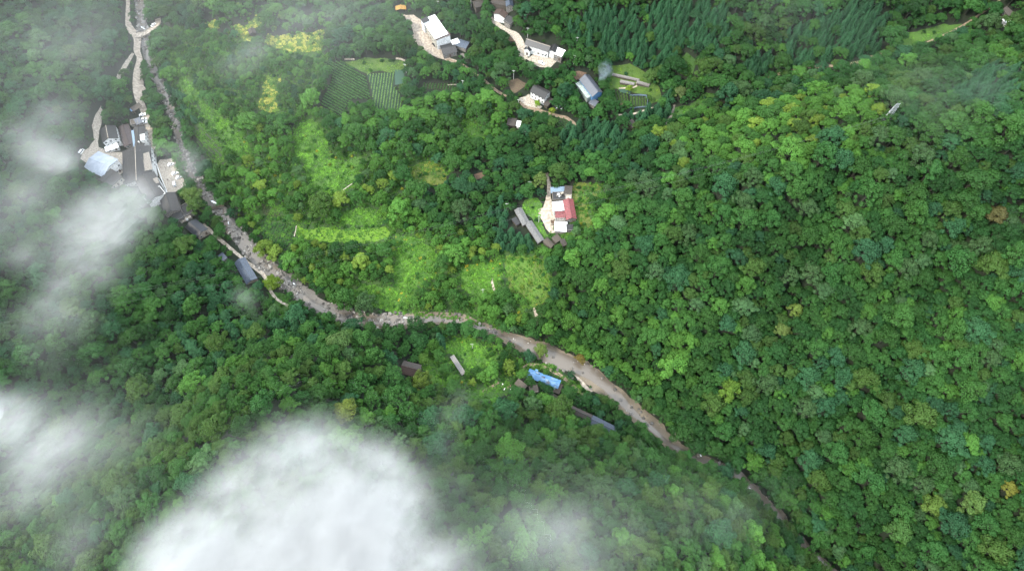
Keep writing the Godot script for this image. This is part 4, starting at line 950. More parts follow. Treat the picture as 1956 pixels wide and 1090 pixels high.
	var fa: Vector2 = Vector2(-201.8, -244.4)
	var fz: Vector2 = Vector2(-191.7, -247.4)
	var dv := Vector3(fz.x - fa.x, 0, fz.y - fa.y).normalized()
	var sv := Vector3(-dv.z, 0, dv.x)
	var ln := fa.distance_to(fz) / 2.0
	for k in 4:
		piece("log", facets(tube(-dv * (ln + rng.randf_range(-0.4, 0.4)) + sv * (k - 1.5) * 0.42, dv * ln + sv * (k - 1.5) * 0.42, 0.19, 0.16)), mats.weathered if k % 2 else mats.wood, fb)
	for sg in [-1, 1]: piece("handrail", facets(tube(-dv * ln + sv * sg * 0.9 + Vector3.UP, dv * ln + sv * sg * 0.9 + Vector3.UP, 0.06, 0.06)), mats.weathered, fb)

func bridge():
	var ends: Array = wobble([Vector2(-281.9, -392.7), Vector2(-278.1, -393), Vector2(-274.7, -395.1), Vector2(-271.4, -398.5), Vector2(-268.5, -402.3), Vector2(-267.7, -404.7), Vector2(-268.9, -408.8)], 2.0, 0.0)
	var t := thing("road_bridge", "curved concrete road bridge across the stony upper river", "bridge", on(Vector2(-273.7, -396.1), 0.0))
	var deck := PackedVector3Array()
	var rails := [PackedVector3Array(), PackedVector3Array()]
	var y0 := ground(ends[0].x, ends[0].y) + 0.5
	var y1 := ground(ends[ends.size() - 1].x, ends[ends.size() - 1].y) + 0.5
	for k in ends.size() - 1:
		var q := []
		for j in [k, k + 1]:
			var d: Vector2 = (ends[mini(j + 1, ends.size() - 1)] - ends[maxi(j - 1, 0)]).normalized()
			var sd := Vector3(-d.y, 0, d.x)
			var h := maxf(lerpf(y0, y1, float(j) / ends.size()), ground(ends[j].x, ends[j].y) + 0.3)
			var p := Vector3(ends[j].x, h, ends[j].y) - t.position
			var w := 2.1 + (0.8 if j < 3 else 0.0)
			q.append([p - sd * w, p + sd * w, p - sd * (w - 0.25), p + sd * (w - 0.25)])
		var dn := Vector3.DOWN * 1.0
		quad(deck, q[0][0], q[1][0], q[1][1], q[0][1])
		quad(deck, q[0][0] + dn, q[0][1] + dn, q[1][1] + dn, q[1][0] + dn)
		for sg in 2:
			quad(deck, q[0][sg], q[1][sg], q[1][sg] + dn, q[0][sg] + dn)
			var up := Vector3.UP * 0.35
			var lift := Vector3.UP * 0.004
			quad(rails[sg], q[0][sg] + up, q[1][sg] + up, q[1][sg + 2] + up, q[0][sg + 2] + up)
			quad(rails[sg], q[0][sg] + lift, q[1][sg] + lift, q[1][sg] + up, q[0][sg] + up)
			quad(rails[sg], q[0][sg + 2] + lift, q[1][sg + 2] + lift, q[1][sg + 2] + up, q[0][sg + 2] + up)
		for j in range(int((t.position.z - 30 - Z0) / MC), int((t.position.z + 30 - Z0) / MC)):
			for i in range(int((ends[k].x - 3 - X0) / MC), int((ends[k].x + 3 - X0) / MC)):
				if Vector2(X0 + i * MC, Z0 + j * MC).distance_to(ends[k]) < 3.0: cover[j * mnx + i] |= OPEN
	piece("deck", facets(deck), mats.sand_road, t)
	for sg in 2: piece("kerb", facets(rails[sg]), mats.pale_concrete, t)
	for k in [int(ends.size() * 0.35), int(ends.size() * 0.55), int(ends.size() * 0.75)]:
		var d: Vector2 = (ends[k + 1] - ends[k - 1]).normalized()
		piece("pier", box(Vector3(1.2, 5, 3.6)), mats.stone, t, Vector3(ends[k].x, lerpf(y0, y1, float(k) / ends.size()) - 3.55, ends[k].y) - t.position, Vector3(0, atan2(-d.y, d.x), 0))

func make_upper_houses():
	house("shelter", "open shelter under an ochre yellow tarpaulin at the end of the yard", "shelter", [Vector2(-83.6, -394), Vector2(-76.8, -394.8), Vector2(-82.7, -390.7)], 2.8, "gable_z", 0.7, mats.wood, mats.tarp_yellow, {"open": true, "ribs": 0.0})
	house("house", "tall white house with a bright white flat roof beside a dirt yard", "house", [Vector2(-63.9, -377.9), Vector2(-55.6, -382.6), Vector2(-52.4, -361.3)], 8.0, "mono", 0.3, mats.cream, mats.white_roof, {"windows": [["W", 6, 2], ["S", 3, 2]], "door": "W", "ribs": 2.2, "over": 0.35})
	house("roof_room", "dark tiled patch on the north corner of the bright white roof", "roof", [Vector2(-63.8, -377), Vector2(-59.8, -379.6), Vector2(-61.9, -373.7)], 8.75, "mono", 0.2, mats.white, mats.dark_tile, {"over": 0.2})
	house("roof_room", "rusty brown tin roof at the south end of the bright white roof", "roof", [Vector2(-53.9, -363.7), Vector2(-44.9, -368.5), Vector2(-52.3, -360.4)], 8.75, "mono", 0.3, mats.white, mats.rust, {"over": 0.3})
	house("outbuilding", "grey tiled outbuilding against the south end of the tall white house", "outbuilding", [Vector2(-51.3, -360.6), Vector2(-42.2, -363.3), Vector2(-46.7, -353.4)], 3.8, "gable_x", 1.4, mats.concrete, mats.grey_tile, {"windows": [["S", 3, 1]], "roof2": mats.dark_tile})
	house("shed", "shed with a flat blue grey sheet roof next to the dark pond", "shed", [Vector2(-36.5, -366.1), Vector2(-30.1, -363.3), Vector2(-39.3, -361.2)], 3.2, "mono", 0.4, mats.concrete, mats.steel_blue, {})
	house("canopy", "white sheet canopy between the tall white house and the blue grey shed", "canopy", [Vector2(-42.7, -364.6), Vector2(-38.7, -366.6), Vector2(-41.2, -361.7)], 3.3, "mono", 0.4, mats.white, mats.white_roof, {"open": true})
	house("old_house", "old house with a weathered brown grey tiled roof among trees at the top edge", "house", [Vector2(-29.6, -390.3), Vector2(-24.3, -392.5), Vector2(-23.6, -386.3)], 4.0, "gable_x", 1.8, mats.weathered, mats.old_tile, {"ribs": 0.8})
	house("old_house", "old tiled house joined to a blue sheet roof at the top edge", "house", [Vector2(-14.6, -390), Vector2(-4.7, -386.1), Vector2(-12.4, -385.4)], 4.0, "gable_x", 1.8, mats.weathered, mats.old_tile, {"ribs": 0.8})
	house("barn", "barn with a steel blue sheet roof behind the brown gabled house", "barn", [Vector2(-5.1, -383.8), Vector2(-0.7, -384.2), Vector2(-2.9, -379.6)], 4.6, "gable_z", 1.2, mats.concrete, mats.steel_blue, {})
	house("house", "small house with dark brown roof and blank white gable wall", "house", [Vector2(-10.2, -382.1), Vector2(-2.9, -378.1), Vector2(-12.8, -378.4)], 4.6, "gable_z", 1.6, mats.white, mats.brown_tile, {})
	house("outbuilding", "grey roofed lean-to on the east side of the brown gabled house", "outbuilding", [Vector2(-2.2, -376.4), Vector2(1.8, -373.1), Vector2(-5.5, -372.7)], 3.0, "mono", 0.8, mats.concrete, mats.grey_tile, {})
	house("house", "white farmhouse with long dark tiled roof above the forecourt with the white car", "house", [Vector2(11.1, -357.4), Vector2(26.6, -350.7), Vector2(9.3, -351.9)], 5.2, "gable_x", 2.0, mats.white, mats.black_tile, {"windows": [["S", 6, 1]], "cap": mats.pale_concrete})
	house("wing", "short white gabled wing on the west end of the dark roofed farmhouse", "wing", [Vector2(9.7, -353.5), Vector2(13.2, -351.8), Vector2(9, -350)], 5.0, "gable_z", 1.7, mats.white, mats.black_tile, {"windows": [["S", 1, 1]], "cap": mats.pale_concrete})
	var balcony := house("balcony", "terracotta floored balcony along the front of the dark roofed farmhouse", "balcony", [Vector2(14.7, -351), Vector2(24.3, -346.8), Vector2(14.4, -349.8)], 2.9, "flat", 0.0, mats.white, mats.terracotta, {"over": 0.2, "windows": [["S", 5, 1]]})
	piece("railing", box(Vector3(9, 0.9, 0.12)), mats.white, balcony, Vector3(0, 3.5, 1.3))
	house("outbuilding", "dark tiled section between the farmhouse and the flat white roof", "outbuilding", [Vector2(27.4, -350.9), Vector2(31.2, -349.2), Vector2(25.6, -345.6)], 4.6, "gable_z", 1.2, mats.white, mats.dark_tile, {})
	house("outbuilding", "outbuilding with a smooth white sheet roof at the end of the farmhouse", "outbuilding", [Vector2(30.8, -348.1), Vector2(35.7, -345.4), Vector2(28.4, -343.5)], 4.8, "mono", 0.5, mats.concrete, mats.white_roof, {"ribs": 2.0, "windows": [["S", 2, 1]]})
	house("house", "small white two storey house with dark grey roof beside a dug garden", "house", [Vector2(17, -324.8), Vector2(26.1, -318.6), Vector2(12.3, -319.2)], 5.8, "gable_x", 2.0, mats.white, mats.dark_tile, {"windows": [["S", 4, 2], ["E", 1, 2]], "roof2": mats.grey_tile})
	house("outbuilding", "weathered lean-to against the east gable of the small white house", "outbuilding", [Vector2(26.2, -315.9), Vector2(28.3, -314.3), Vector2(20.8, -312.1)], 2.8, "mono", 0.6, mats.weathered, mats.old_tile, {})
	for k in 26:
		var p: Vector2 = Vector2(29.1, -313.4).lerp(Vector2(33.3, -310.6), rng.randf()) + Vector2(rng.randf_range(-2.5, 2.5), rng.randf_range(-1.6, 1.6))
		var sz := Vector3(rng.randf_range(0.4, 1.3), rng.randf_range(0.3, 0.8), rng.randf_range(0.3, 0.9))
		var m := piece("sack", box(sz), [mats.white, mats.white_roof, mats.weathered, mats.tarp_pale][rng.randi() % 4], self, on(p, sz.y * 0.4), Vector3(rng.randf_range(-0.3, 0.3), rng.randf() * TAU, rng.randf_range(-0.3, 0.3)))
		tag(m, "pale sack or scrap lying in the heap east of the small white house", "sack", "scrap heap by the small white house")
	house("barn", "large barn with arched blue grey tin roof and blue tarpaulin gable", "barn", [Vector2(43.8, -327.4), Vector2(50.5, -331), Vector2(56.3, -315.3)], 4.6, "gable_z", 2.6, mats.tarp_blue, mats.barn, {"ribs": 1.8})
	house("lean_to", "pale mint green lean-to roof along the west side of the large barn", "lean-to", [Vector2(41.5, -326.1), Vector2(44.3, -327.7), Vector2(52.6, -315.7)], 2.8, "flat", 0.0, mats.mint, mats.mint, {"parapet": false})
	house("shed", "small steel grey roof south of the blue tarpaulin gable", "shed", [Vector2(54.1, -315.7), Vector2(57.5, -313.2), Vector2(52.5, -311.8)], 2.8, "mono", 0.5, mats.concrete, mats.barn, {})
	var n := 0
	for a in [[[Vector2(68.5, -332.9), Vector2(85.9, -327.8), Vector2(68.6, -332)], "long low shed with grey roof along the top of the mown slope"], [[Vector2(73.9, -328.2), Vector2(82.8, -325.7), Vector2(73.5, -326.9)], "low shed with whitish patched roof in the middle of the mown slope"], [[Vector2(84.5, -326.1), Vector2(92.2, -323.1), Vector2(84.5, -324.7)], "short low shed with grey roof beside the trodden path"]]:
		house("chicken_shed", a[1], "shed", a[0], 2.0, "mono", 0.5, mats.weathered, mats.shed_roof, {"over": 0.3, "ribs": 1.2})
		n += 1
	house("shed", "dark roofed shed in the hollow below the thin footpath", "shed", [Vector2(77.1, -293.5), Vector2(79.5, -294.6), Vector2(78.2, -288.4)], 2.8, "mono", 0.7, mats.weathered, mats.old_tile, {})
	house("shed", "small dark roofed shed among orchard bushes beside a whitewashed hut", "shed", [Vector2(-2.8, -301.9), Vector2(2.5, -301.3), Vector2(-2.8, -296.7)], 2.6, "mono", 0.6, mats.weathered, mats.old_tile, {})
	house("hut", "tiny whitewashed hut beside the dark roofed orchard shed", "hut", [Vector2(3.5, -299.6), Vector2(5.3, -299.2), Vector2(3.5, -296)], 2.4, "mono", 0.5, mats.white, mats.white_roof, {})
	house("hut", "small stone hut with dark slate roof among yellow flowering shrubs", "hut", [Vector2(-191.4, -383.4), Vector2(-187.6, -384.7), Vector2(-189.4, -379.5)], 2.4, "gable_z", 0.9, mats.weathered, mats.old_tile, {})
	house("house", "lone farmhouse with grey brown roof by the far end of the track", "house", [Vector2(296.2, -329.7), Vector2(299.3, -323.1), Vector2(294.4, -325.5)], 3.4, "gable_x", 1.4, mats.weathered, mats.old_tile, {"windows": [["S", 2, 1]]})
	house("annex", "pale whitewashed annex just below the lone farmhouse", "annex", [Vector2(294.6, -322.8), Vector2(296, -319.6), Vector2(293.1, -318.7)], 2.8, "mono", 0.5, mats.white, mats.white_roof, {})

func make_red_house():
	house("house", "main house under a long dull red sheet gable roof", "house", [Vector2(31.9, -232.6), Vector2(37.6, -233.3), Vector2(33.6, -219.2)], 5.0, "gable_z", 1.7, mats.concrete, mats.red, {"ribs": 1.6, "windows": [["S", 2, 1], ["E", 4, 1]]})
	house("wing", "short western wing under dull red roof joining the main house", "wing", [Vector2(26.5, -225.7), Vector2(32.9, -225.8), Vector2(27.1, -221.5)], 4.9, "gable_x", 1.4, mats.white, mats.red, {"ribs": 1.6, "over": 0.3, "windows": [["W", 1, 1]]})
	house("annex", "flat bright white roof tucked between the red wing and the ruin", "annex", [Vector2(25.1, -232.4), Vector2(31.6, -233), Vector2(25.9, -226.1)], 5.3, "flat", 0.0, mats.white, mats.white_roof, {"windows": [["W", 3, 1]], "parapet": false})
	house("annex", "grey concrete annex terrace south of the red wing", "annex", [Vector2(27.2, -222.7), Vector2(32.9, -222.4), Vector2(27.1, -219.7)], 3.6, "flat", 0.0, mats.concrete, mats.concrete, {})
	house("outbuilding", "outbuilding with a stained cream sheet roof at the south end of the farm", "outbuilding", [Vector2(26.4, -218.9), Vector2(33, -218.4), Vector2(26.9, -213.1)], 3.6, "mono", 0.3, mats.concrete, mats.white_roof, {"roof2": mats.cream, "ribs": 1.2})
	house("shed", "small dark tiled roof beside the stained cream roof", "shed", [Vector2(33.7, -216.3), Vector2(36.8, -216.4), Vector2(33.8, -212.7)], 2.8, "mono", 0.4, mats.concrete, mats.dark_tile, {})
	house("ruin", "roofless ruin with blackened floor north of the bright white roof", "ruin", [Vector2(25.5, -241.5), Vector2(33.4, -241.7), Vector2(25.7, -235.9)], 2.6, "flat", 0.0, mats.stone, mats.dark_tile, {"over": 0.2})
	house("terrace", "bare concrete terrace at the corner of the ruin", "terrace", [Vector2(33.3, -238.8), Vector2(37.1, -238.7), Vector2(33.4, -234.7)], 2.9, "flat", 0.0, mats.concrete, mats.pale_concrete, {})
	house("shed", "shed patched with white and blue plastic sheets at the north end", "shed", [Vector2(24.6, -244.9), Vector2(33.1, -245.5), Vector2(25.1, -241.6)], 2.8, "mono", 0.4, mats.weathered, mats.tarp_pale, {"ribs": 1.4})
	house("shed", "shed under old grey fibre sheets beside the patched plastic roof", "shed", [Vector2(33.4, -245.9), Vector2(37.3, -245.4), Vector2(33.5, -238.9)], 2.8, "gable_x", 0.9, mats.weathered, mats.old_tile, {})
	for a in [[Vector2(29.2, -239.9), 1.0, mats.white], [Vector2(30.5, -238.9), 0.8, mats.concrete], [Vector2(31.5, -240.4), 1.2, mats.pale_concrete], [Vector2(29.8, -238.2), 0.7, mats.white], [Vector2(28.2, -238.9), 0.8, mats.stone]]:
		var h := ground(a[0].x, a[0].y) + 3.3
		tag(piece("rubble", box(Vector3(a[1] * 1.5, a[1] * 0.7, a[1])), a[2], self, Vector3(a[0].x, h, a[0].y), Vector3(0.2, rng.randf() * 3, 0.2)), "pale broken block lying in the roofless ruin", "rubble", "rubble in the ruin")
	var parts := [[[Vector2(0.7, -230.6), Vector2(4.6, -232.4), Vector2(8.2, -221.1)], "upper"], [[Vector2(8.2, -221.1), Vector2(11.8, -223.1), Vector2(16.4, -207.9)], "lower"]]
	house("long_shed", "long grey tiled shed curving below the weedy bank, upper half", "shed", parts[0][0], 2.8, "gable_z", 1.0, mats.weathered, mats.mid_grey, {"ribs": 0.9})
	house("long_shed", "long grey tiled shed curving below the weedy bank, lower half", "shed", parts[1][0], 2.6, "gable_z", 1.0, mats.weathered, mats.mid_grey, {"ribs": 0.9})
	house("lean_to", "dark tiled lean-to on the west side of the long grey shed", "lean-to", [Vector2(2.3, -227.7), Vector2(5.3, -223.4), Vector2(0, -225.4)], 2.2, "flat", 0.0, mats.weathered, mats.dark_tile, {"parapet": false})
	house("shed", "mossy brown roofed shed at the foot of the long grey shed", "shed", [Vector2(19.9, -208), Vector2(22.2, -210.3), Vector2(23.3, -203.4)], 2.6, "gable_z", 0.8, mats.weathered, mats.weathered, {})
	house("shed", "small brown fibre roofed shed between two other sheds below the red farm", "shed", [Vector2(24.7, -209), Vector2(27.6, -211.3), Vector2(26.9, -206.3)], 2.6, "mono", 0.6, mats.weathered, mats.weathered, {})
	house("shed", "little grey shed with a white streaked roof at the edge of the trees", "shed", [Vector2(29.7, -206.7), Vector2(31.6, -207.7), Vector2(31.2, -203.4)], 2.4, "mono", 0.6, mats.weathered, mats.old_tile, {})
	house("planter", "walled garden bed with shrubs before the red roofed farm", "garden bed", [Vector2(24.1, -222.5), Vector2(26.4, -222.9), Vector2(24.4, -219.5)], 0.8, "flat", 0.0, mats.pale_concrete, mats.garden_soil, {})

func make_lower_houses():
	house("old_house", "old house with a sagging reddish brown tiled roof alone in the trees", "house", [Vector2(-63.3, -134.9), Vector2(-53.5, -132.3), Vector2(-64.1, -127.7)], 3.6, "gable_x", 2.0, mats.weathered, mats.brown_tile, {"ribs": 0.7, "roof2": mats.old_tile, "windows": [["E", 2, 1]]})
	house("long_shed", "narrow shed with pale grey ribbed roof slanting across the glade", "shed", [Vector2(-37.7, -140.4), Vector2(-35.9, -141.6), Vector2(-28.8, -130.3)], 2.2, "mono", 0.1, mats.weathered, mats.shed_roof, {"ribs": 1.6, "over": 0.25})
	house("house", "long house covered with patched bright blue tarpaulins", "house", [Vector2(11.3, -134.5), Vector2(29.2, -127.4), Vector2(8.8, -130.5)], 3.2, "gable_x", 1.3, mats.weathered, mats.tarp_blue, {"ribs": 2.6, "over": 0.5})
	for k in 16:
		var u := rng.randf_range(0.04, 0.96)
		var q: Vector2 = Vector2(10.4, -132.3).lerp(Vector2(27.1, -124.2), u)
		var side := rng.randf_range(-3.6, 3.6)
		var d: Vector2 = (Vector2(27.1, -124.2) - Vector2(10.4, -132.3)).normalized()
		q += Vector2(-d.y, d.x) * side
		var y := ground(Vector2(18.9, -128.6).x, Vector2(18.9, -128.6).y) + 4.62 - absf(side) * 0.26
		var m := piece("plastic_sheet", box(Vector3(rng.randf_range(0.7, 2.6), 0.05, rng.randf_range(0.5, 1.8))), [mats.tarp_pale, mats.tarp_pale, mats.tarp_blue, mats.tarp_pale, mats.navy][rng.randi() % 5], self, Vector3(q.x, y + 0.15 + k * 0.004, q.y), Vector3(signf(side) * 0.26, atan2(-d.y, d.x) + rng.randf_range(-0.15, 0.15), rng.randf_range(-0.05, 0.05)))
		tag(m, "loose plastic sheet patching the bright blue tarpaulin roof", "plastic sheet", "sheets patching the blue roof")
	house("outbuilding", "end bay with a mossy brown roof joined to the blue tarpaulin house", "outbuilding", [Vector2(26.6, -126.6), Vector2(29.7, -125.4), Vector2(24.8, -121.5)], 3.0, "mono", 0.5, mats.weathered, mats.weathered, {})
	house("shed", "tumbledown grey brown shed west of the blue tarpaulin house", "shed", [Vector2(3.4, -127.3), Vector2(8, -123.5), Vector2(2.5, -123.9)], 2.4, "mono", 0.5, mats.weathered, mats.weathered, {})
	house("shed", "small grey shed with a pale wall end under the trees", "shed", [Vector2(10.5, -122.5), Vector2(14.6, -123.5), Vector2(11, -118.8)], 2.4, "mono", 0.5, mats.pale_concrete, mats.weathered, {})
	house("long_shed", "low stone coloured roof strip running through the trees below the blue house", "shed", [Vector2(24.1, -119.6), Vector2(32.6, -114.5), Vector2(23.1, -117.3)], 2.2, "mono", 0.4, mats.weathered, mats.old_tile, {"ribs": 1.0})
	house("long_house", "long grey brown tiled roof with a dark ridge beside the navy blue roof", "house", [Vector2(36.5, -109.7), Vector2(47, -104.6), Vector2(32.9, -107.8)], 3.0, "gable_x", 1.0, mats.weathered, mats.old_tile, {"ribs": 0.8, "cap": mats.dark_tile})
	house("long_house", "end of the long house under smooth navy blue sheets", "house", [Vector2(47.3, -104.6), Vector2(60.1, -97.8), Vector2(44.6, -100.8)], 3.1, "gable_x", 0.9, mats.concrete, mats.navy, {"ribs": 2.4})
	for a in [[Vector2(-29.3, -111.6), "white plastic sheet lying in the misty clearing"], [Vector2(59.8, -94.3), "white bag under the trees beyond the navy blue roof"]]:
		var m := piece("plastic_bag", rock_mesh(), mats.white_roof, self, on(a[0], 0.4))
		m.scale = Vector3(1.3, 0.5, 0.9)
		tag(m, a[1], "plastic sheet")
	for k in 9:
		var p: Vector2 = Vector2(-3.7, -122.1) + Vector2(rng.randf_range(-3, 3), rng.randf_range(-2, 2))
		tag(piece("debris", box(Vector3(rng.randf_range(0.5, 1.8), 0.3, rng.randf_range(0.2, 0.6))), [mats.wood, mats.weathered, mats.white][k % 3], self, on(p, 0.2 + k * 0.02), Vector3(0, rng.randf() * 3, 0.1)), "piece of scrap wood and rubbish west of the tumbledown shed", "debris", "rubbish west of the tumbledown shed")

# ---------------------------------------------------------------- vehicles
func car(called: String, label: String, category: String, rear: Vector2, front: Vector2, paint: Material, van := false, group := ""):
	var mid := (rear + front) / 2.0
	var d := (front - rear).normalized()
	var t := thing(called, label, category, on(mid, 0.22), atan2(-d.y, d.x), group)
	var l := 2.2
	var w := 0.88
	var low := [Vector2(-l, 0.3), Vector2(-l, 0.85), Vector2(-l * 0.9, 0.95), Vector2(l * 0.45, 0.95), Vector2(l * 0.95, 0.78), Vector2(l, 0.6), Vector2(l, 0.3)]
	var top := [Vector2(-l * 0.78, 0.94), Vector2(-l * 0.5, 1.42), Vector2(l * 0.12, 1.45), Vector2(l * 0.46, 0.94)]
	if van: top = [Vector2(-l * 0.97, 0.94), Vector2(-l * 0.92, 1.72), Vector2(l * 0.45, 1.74), Vector2(l * 0.8, 0.92)]
	piece("body", facets(loft(low, w, w)), paint, t)
	piece("cabin", facets(loft(top, w * 0.96, w * 0.8)), mats.glass, t)
	piece("roof", box(Vector3(top[2].x - top[1].x + 0.1, 0.06, w * 1.62)), paint, t, Vector3((top[1].x + top[2].x) / 2, top[1].y + 0.05, 0))
	for sx in [-1, 1]:
		for sz in [-1, 1]:
			var wh := piece("wheel", facets(tube(Vector3(0, 0, -0.11), Vector3(0, 0, 0.11), 0.32, 0.32, 12)), mats.tyre, t, Vector3(sx * 1.35, 0.3, sz * 0.82))
			piece("rim", facets(tube(Vector3.ZERO, Vector3(0, 0, sz * 0.13), 0.18, 0.18, 8)), mats.galvanised, wh)
	for sz in [-1, 1]: piece("headlight", box(Vector3(0.08, 0.14, 0.32)), mats.lamp, t, Vector3(l - 0.02, 0.68, sz * 0.6))

func loft(side: Array, w0: float, w1: float) -> PackedVector3Array:
	var v := PackedVector3Array()
	var lo := 9.0
	var hi := -9.0
	for p in side:
		lo = minf(lo, p.y)
		hi = maxf(hi, p.y)
	var pts := [[], []]
	for sg in 2:
		for p in side: pts[sg].append(Vector3(p.x, p.y, (1 if sg else -1) * lerpf(w0, w1, (p.y - lo) / (hi - lo))))
	var n := side.size()
	for k in n:
		quad(v, pts[0][k], pts[1][k], pts[1][(k + 1) % n], pts[0][(k + 1) % n])
	for sg in 2:
		for k in range(1, n - 1): v.append_array([pts[sg][0], pts[sg][k], pts[sg][k + 1]])
	return v

func make_vehicles():
	car("parked_car", "white car parked alone on the lane north of two others", "car", Vector2(-262.6, -318.3), Vector2(-258.5, -319.4), mats.car_white, false, "cars in the hamlet")
	car("parked_car", "white car on the lane beside the grey roofed house, upper of a close pair", "car", Vector2(-261.2, -314.9), Vector2(-257.3, -316.2), mats.car_white, false, "cars in the hamlet")
	car("parked_car", "white car on the lane beside the grey roofed house, lower of a close pair", "car", Vector2(-260.9, -312.6), Vector2(-256.6, -313.8), mats.car_white, false, "cars in the hamlet")
	car("parked_car", "white car at the north end of the car park", "car", Vector2(-235.3, -277.7), Vector2(-231.3, -279.7), mats.car_white, false, "cars in the hamlet")
	car("parked_car", "white car in the car park, upper of a slanted pair near the river", "car", Vector2(-230.8, -270.3), Vector2(-226.9, -272.5), mats.car_white, false, "cars in the hamlet")
	car("parked_car", "white car in the car park, lower of a slanted pair near the river", "car", Vector2(-227.4, -267.1), Vector2(-224, -269.7), mats.car_white, false, "cars in the hamlet")
	car("parked_van", "white van parked lengthwise at the south end of the car park", "van", Vector2(-225.9, -259.5), Vector2(-228.2, -265.1), mats.car_white, true)
	car("parked_van", "white van on the dirt forecourt west of the blue grey roof", "van", Vector2(-290.5, -279.7), Vector2(-289, -284.3), mats.car_white, true)
	car("parked_car", "white car with dark windows crossing the concrete road bridge", "car", Vector2(-271.8, -400.9), Vector2(-269.7, -404.4), mats.car_white, false, "cars in the hamlet")
	car("parked_car", "black car parked against the front of the tall white house", "car", Vector2(-56.3, -366.1), Vector2(-53.2, -361.9), mats.car_black)
	car("parked_car", "white car on the concrete forecourt of the dark roofed farmhouse", "car", Vector2(18, -343.8), Vector2(22.6, -341.3), mats.car_white)
	for a in [[Vector2(-277, -391), "in dark clothes", 0], [Vector2(-275.7, -390.6), "in grey clothes", 1], [Vector2(-274.8, -391.6), "in a pale shirt", 2]]:
		person("person " + a[1] + " standing at the kerb of the concrete road bridge", a[0], [Color(0.03, 0.03, 0.04), Color(0.16, 0.16, 0.17), Color(0.5, 0.5, 0.52)][a[2]])
	person("person in a pale shirt walking across the car park", Vector2(-236.1, -275.4), Color(0.5, 0.5, 0.5))
	person("person in dark clothes walking between the vehicles in the car park", Vector2(-231.9, -265.2), Color(0.05, 0.05, 0.08))

# A standing figure as one smooth surface of rings: legs, trunk, arms, neck and head.
func person(label: String, at: Vector2, cloth: Color):
	var t := thing("person", label, "person", on(at, 0.62 if cloth.r < 0.5 and at.y < -300 else 0.25), rng.randf() * TAU)
	var v := PackedVector3Array()
	var c := PackedColorArray()
	var dark := Color(0.03, 0.035, 0.05)
	var skin := Color(0.35, 0.22, 0.16)
	for limb in [[Vector3(-0.10, 0.0, 0.0), Vector3(-0.10, 0.46, 0.02), 0.055, 0.07, dark], [Vector3(0.10, 0.0, 0.06), Vector3(0.10, 0.46, 0.03), 0.055, 0.07, dark], [Vector3(-0.10, 0.46, 0.02), Vector3(-0.08, 0.92, 0.0), 0.07, 0.11, dark], [Vector3(0.10, 0.46, 0.03), Vector3(0.08, 0.92, 0.0), 0.07, 0.11, dark], [Vector3(0, 0.86, 0), Vector3(0, 1.15, 0), 0.17, 0.16, cloth], [Vector3(0, 1.15, 0), Vector3(0, 1.42, 0), 0.16, 0.19, cloth], [Vector3(0, 1.42, 0), Vector3(0, 1.52, 0), 0.19, 0.06, cloth], [Vector3(0, 1.5, 0), Vector3(0, 1.56, 0), 0.055, 0.055, skin], [Vector3(0, 1.54, 0.01), Vector3(0, 1.64, 0.015), 0.07, 0.1, skin], [Vector3(0, 1.64, 0.015), Vector3(0, 1.76, 0.0), 0.1, 0.06, Color(0.015, 0.012, 0.01)], [Vector3(-0.21, 1.42, 0), Vector3(-0.25, 1.12, 0.0), 0.06, 0.045, cloth], [Vector3(-0.25, 1.12, 0), Vector3(-0.24, 0.86, 0.08), 0.045, 0.035, skin], [Vector3(0.21, 1.42, 0), Vector3(0.25, 1.12, 0), 0.06, 0.045, cloth], [Vector3(0.25, 1.12, 0), Vector3(0.24, 0.86, 0.08), 0.045, 0.035, skin]]:
		var g := tube(limb[0], limb[1], limb[2], limb[3], 8)
		v.append_array(g)
		for k in g.size(): c.append(limb[4])
	piece("body", facets(v, c), mats.soil_cover, t)

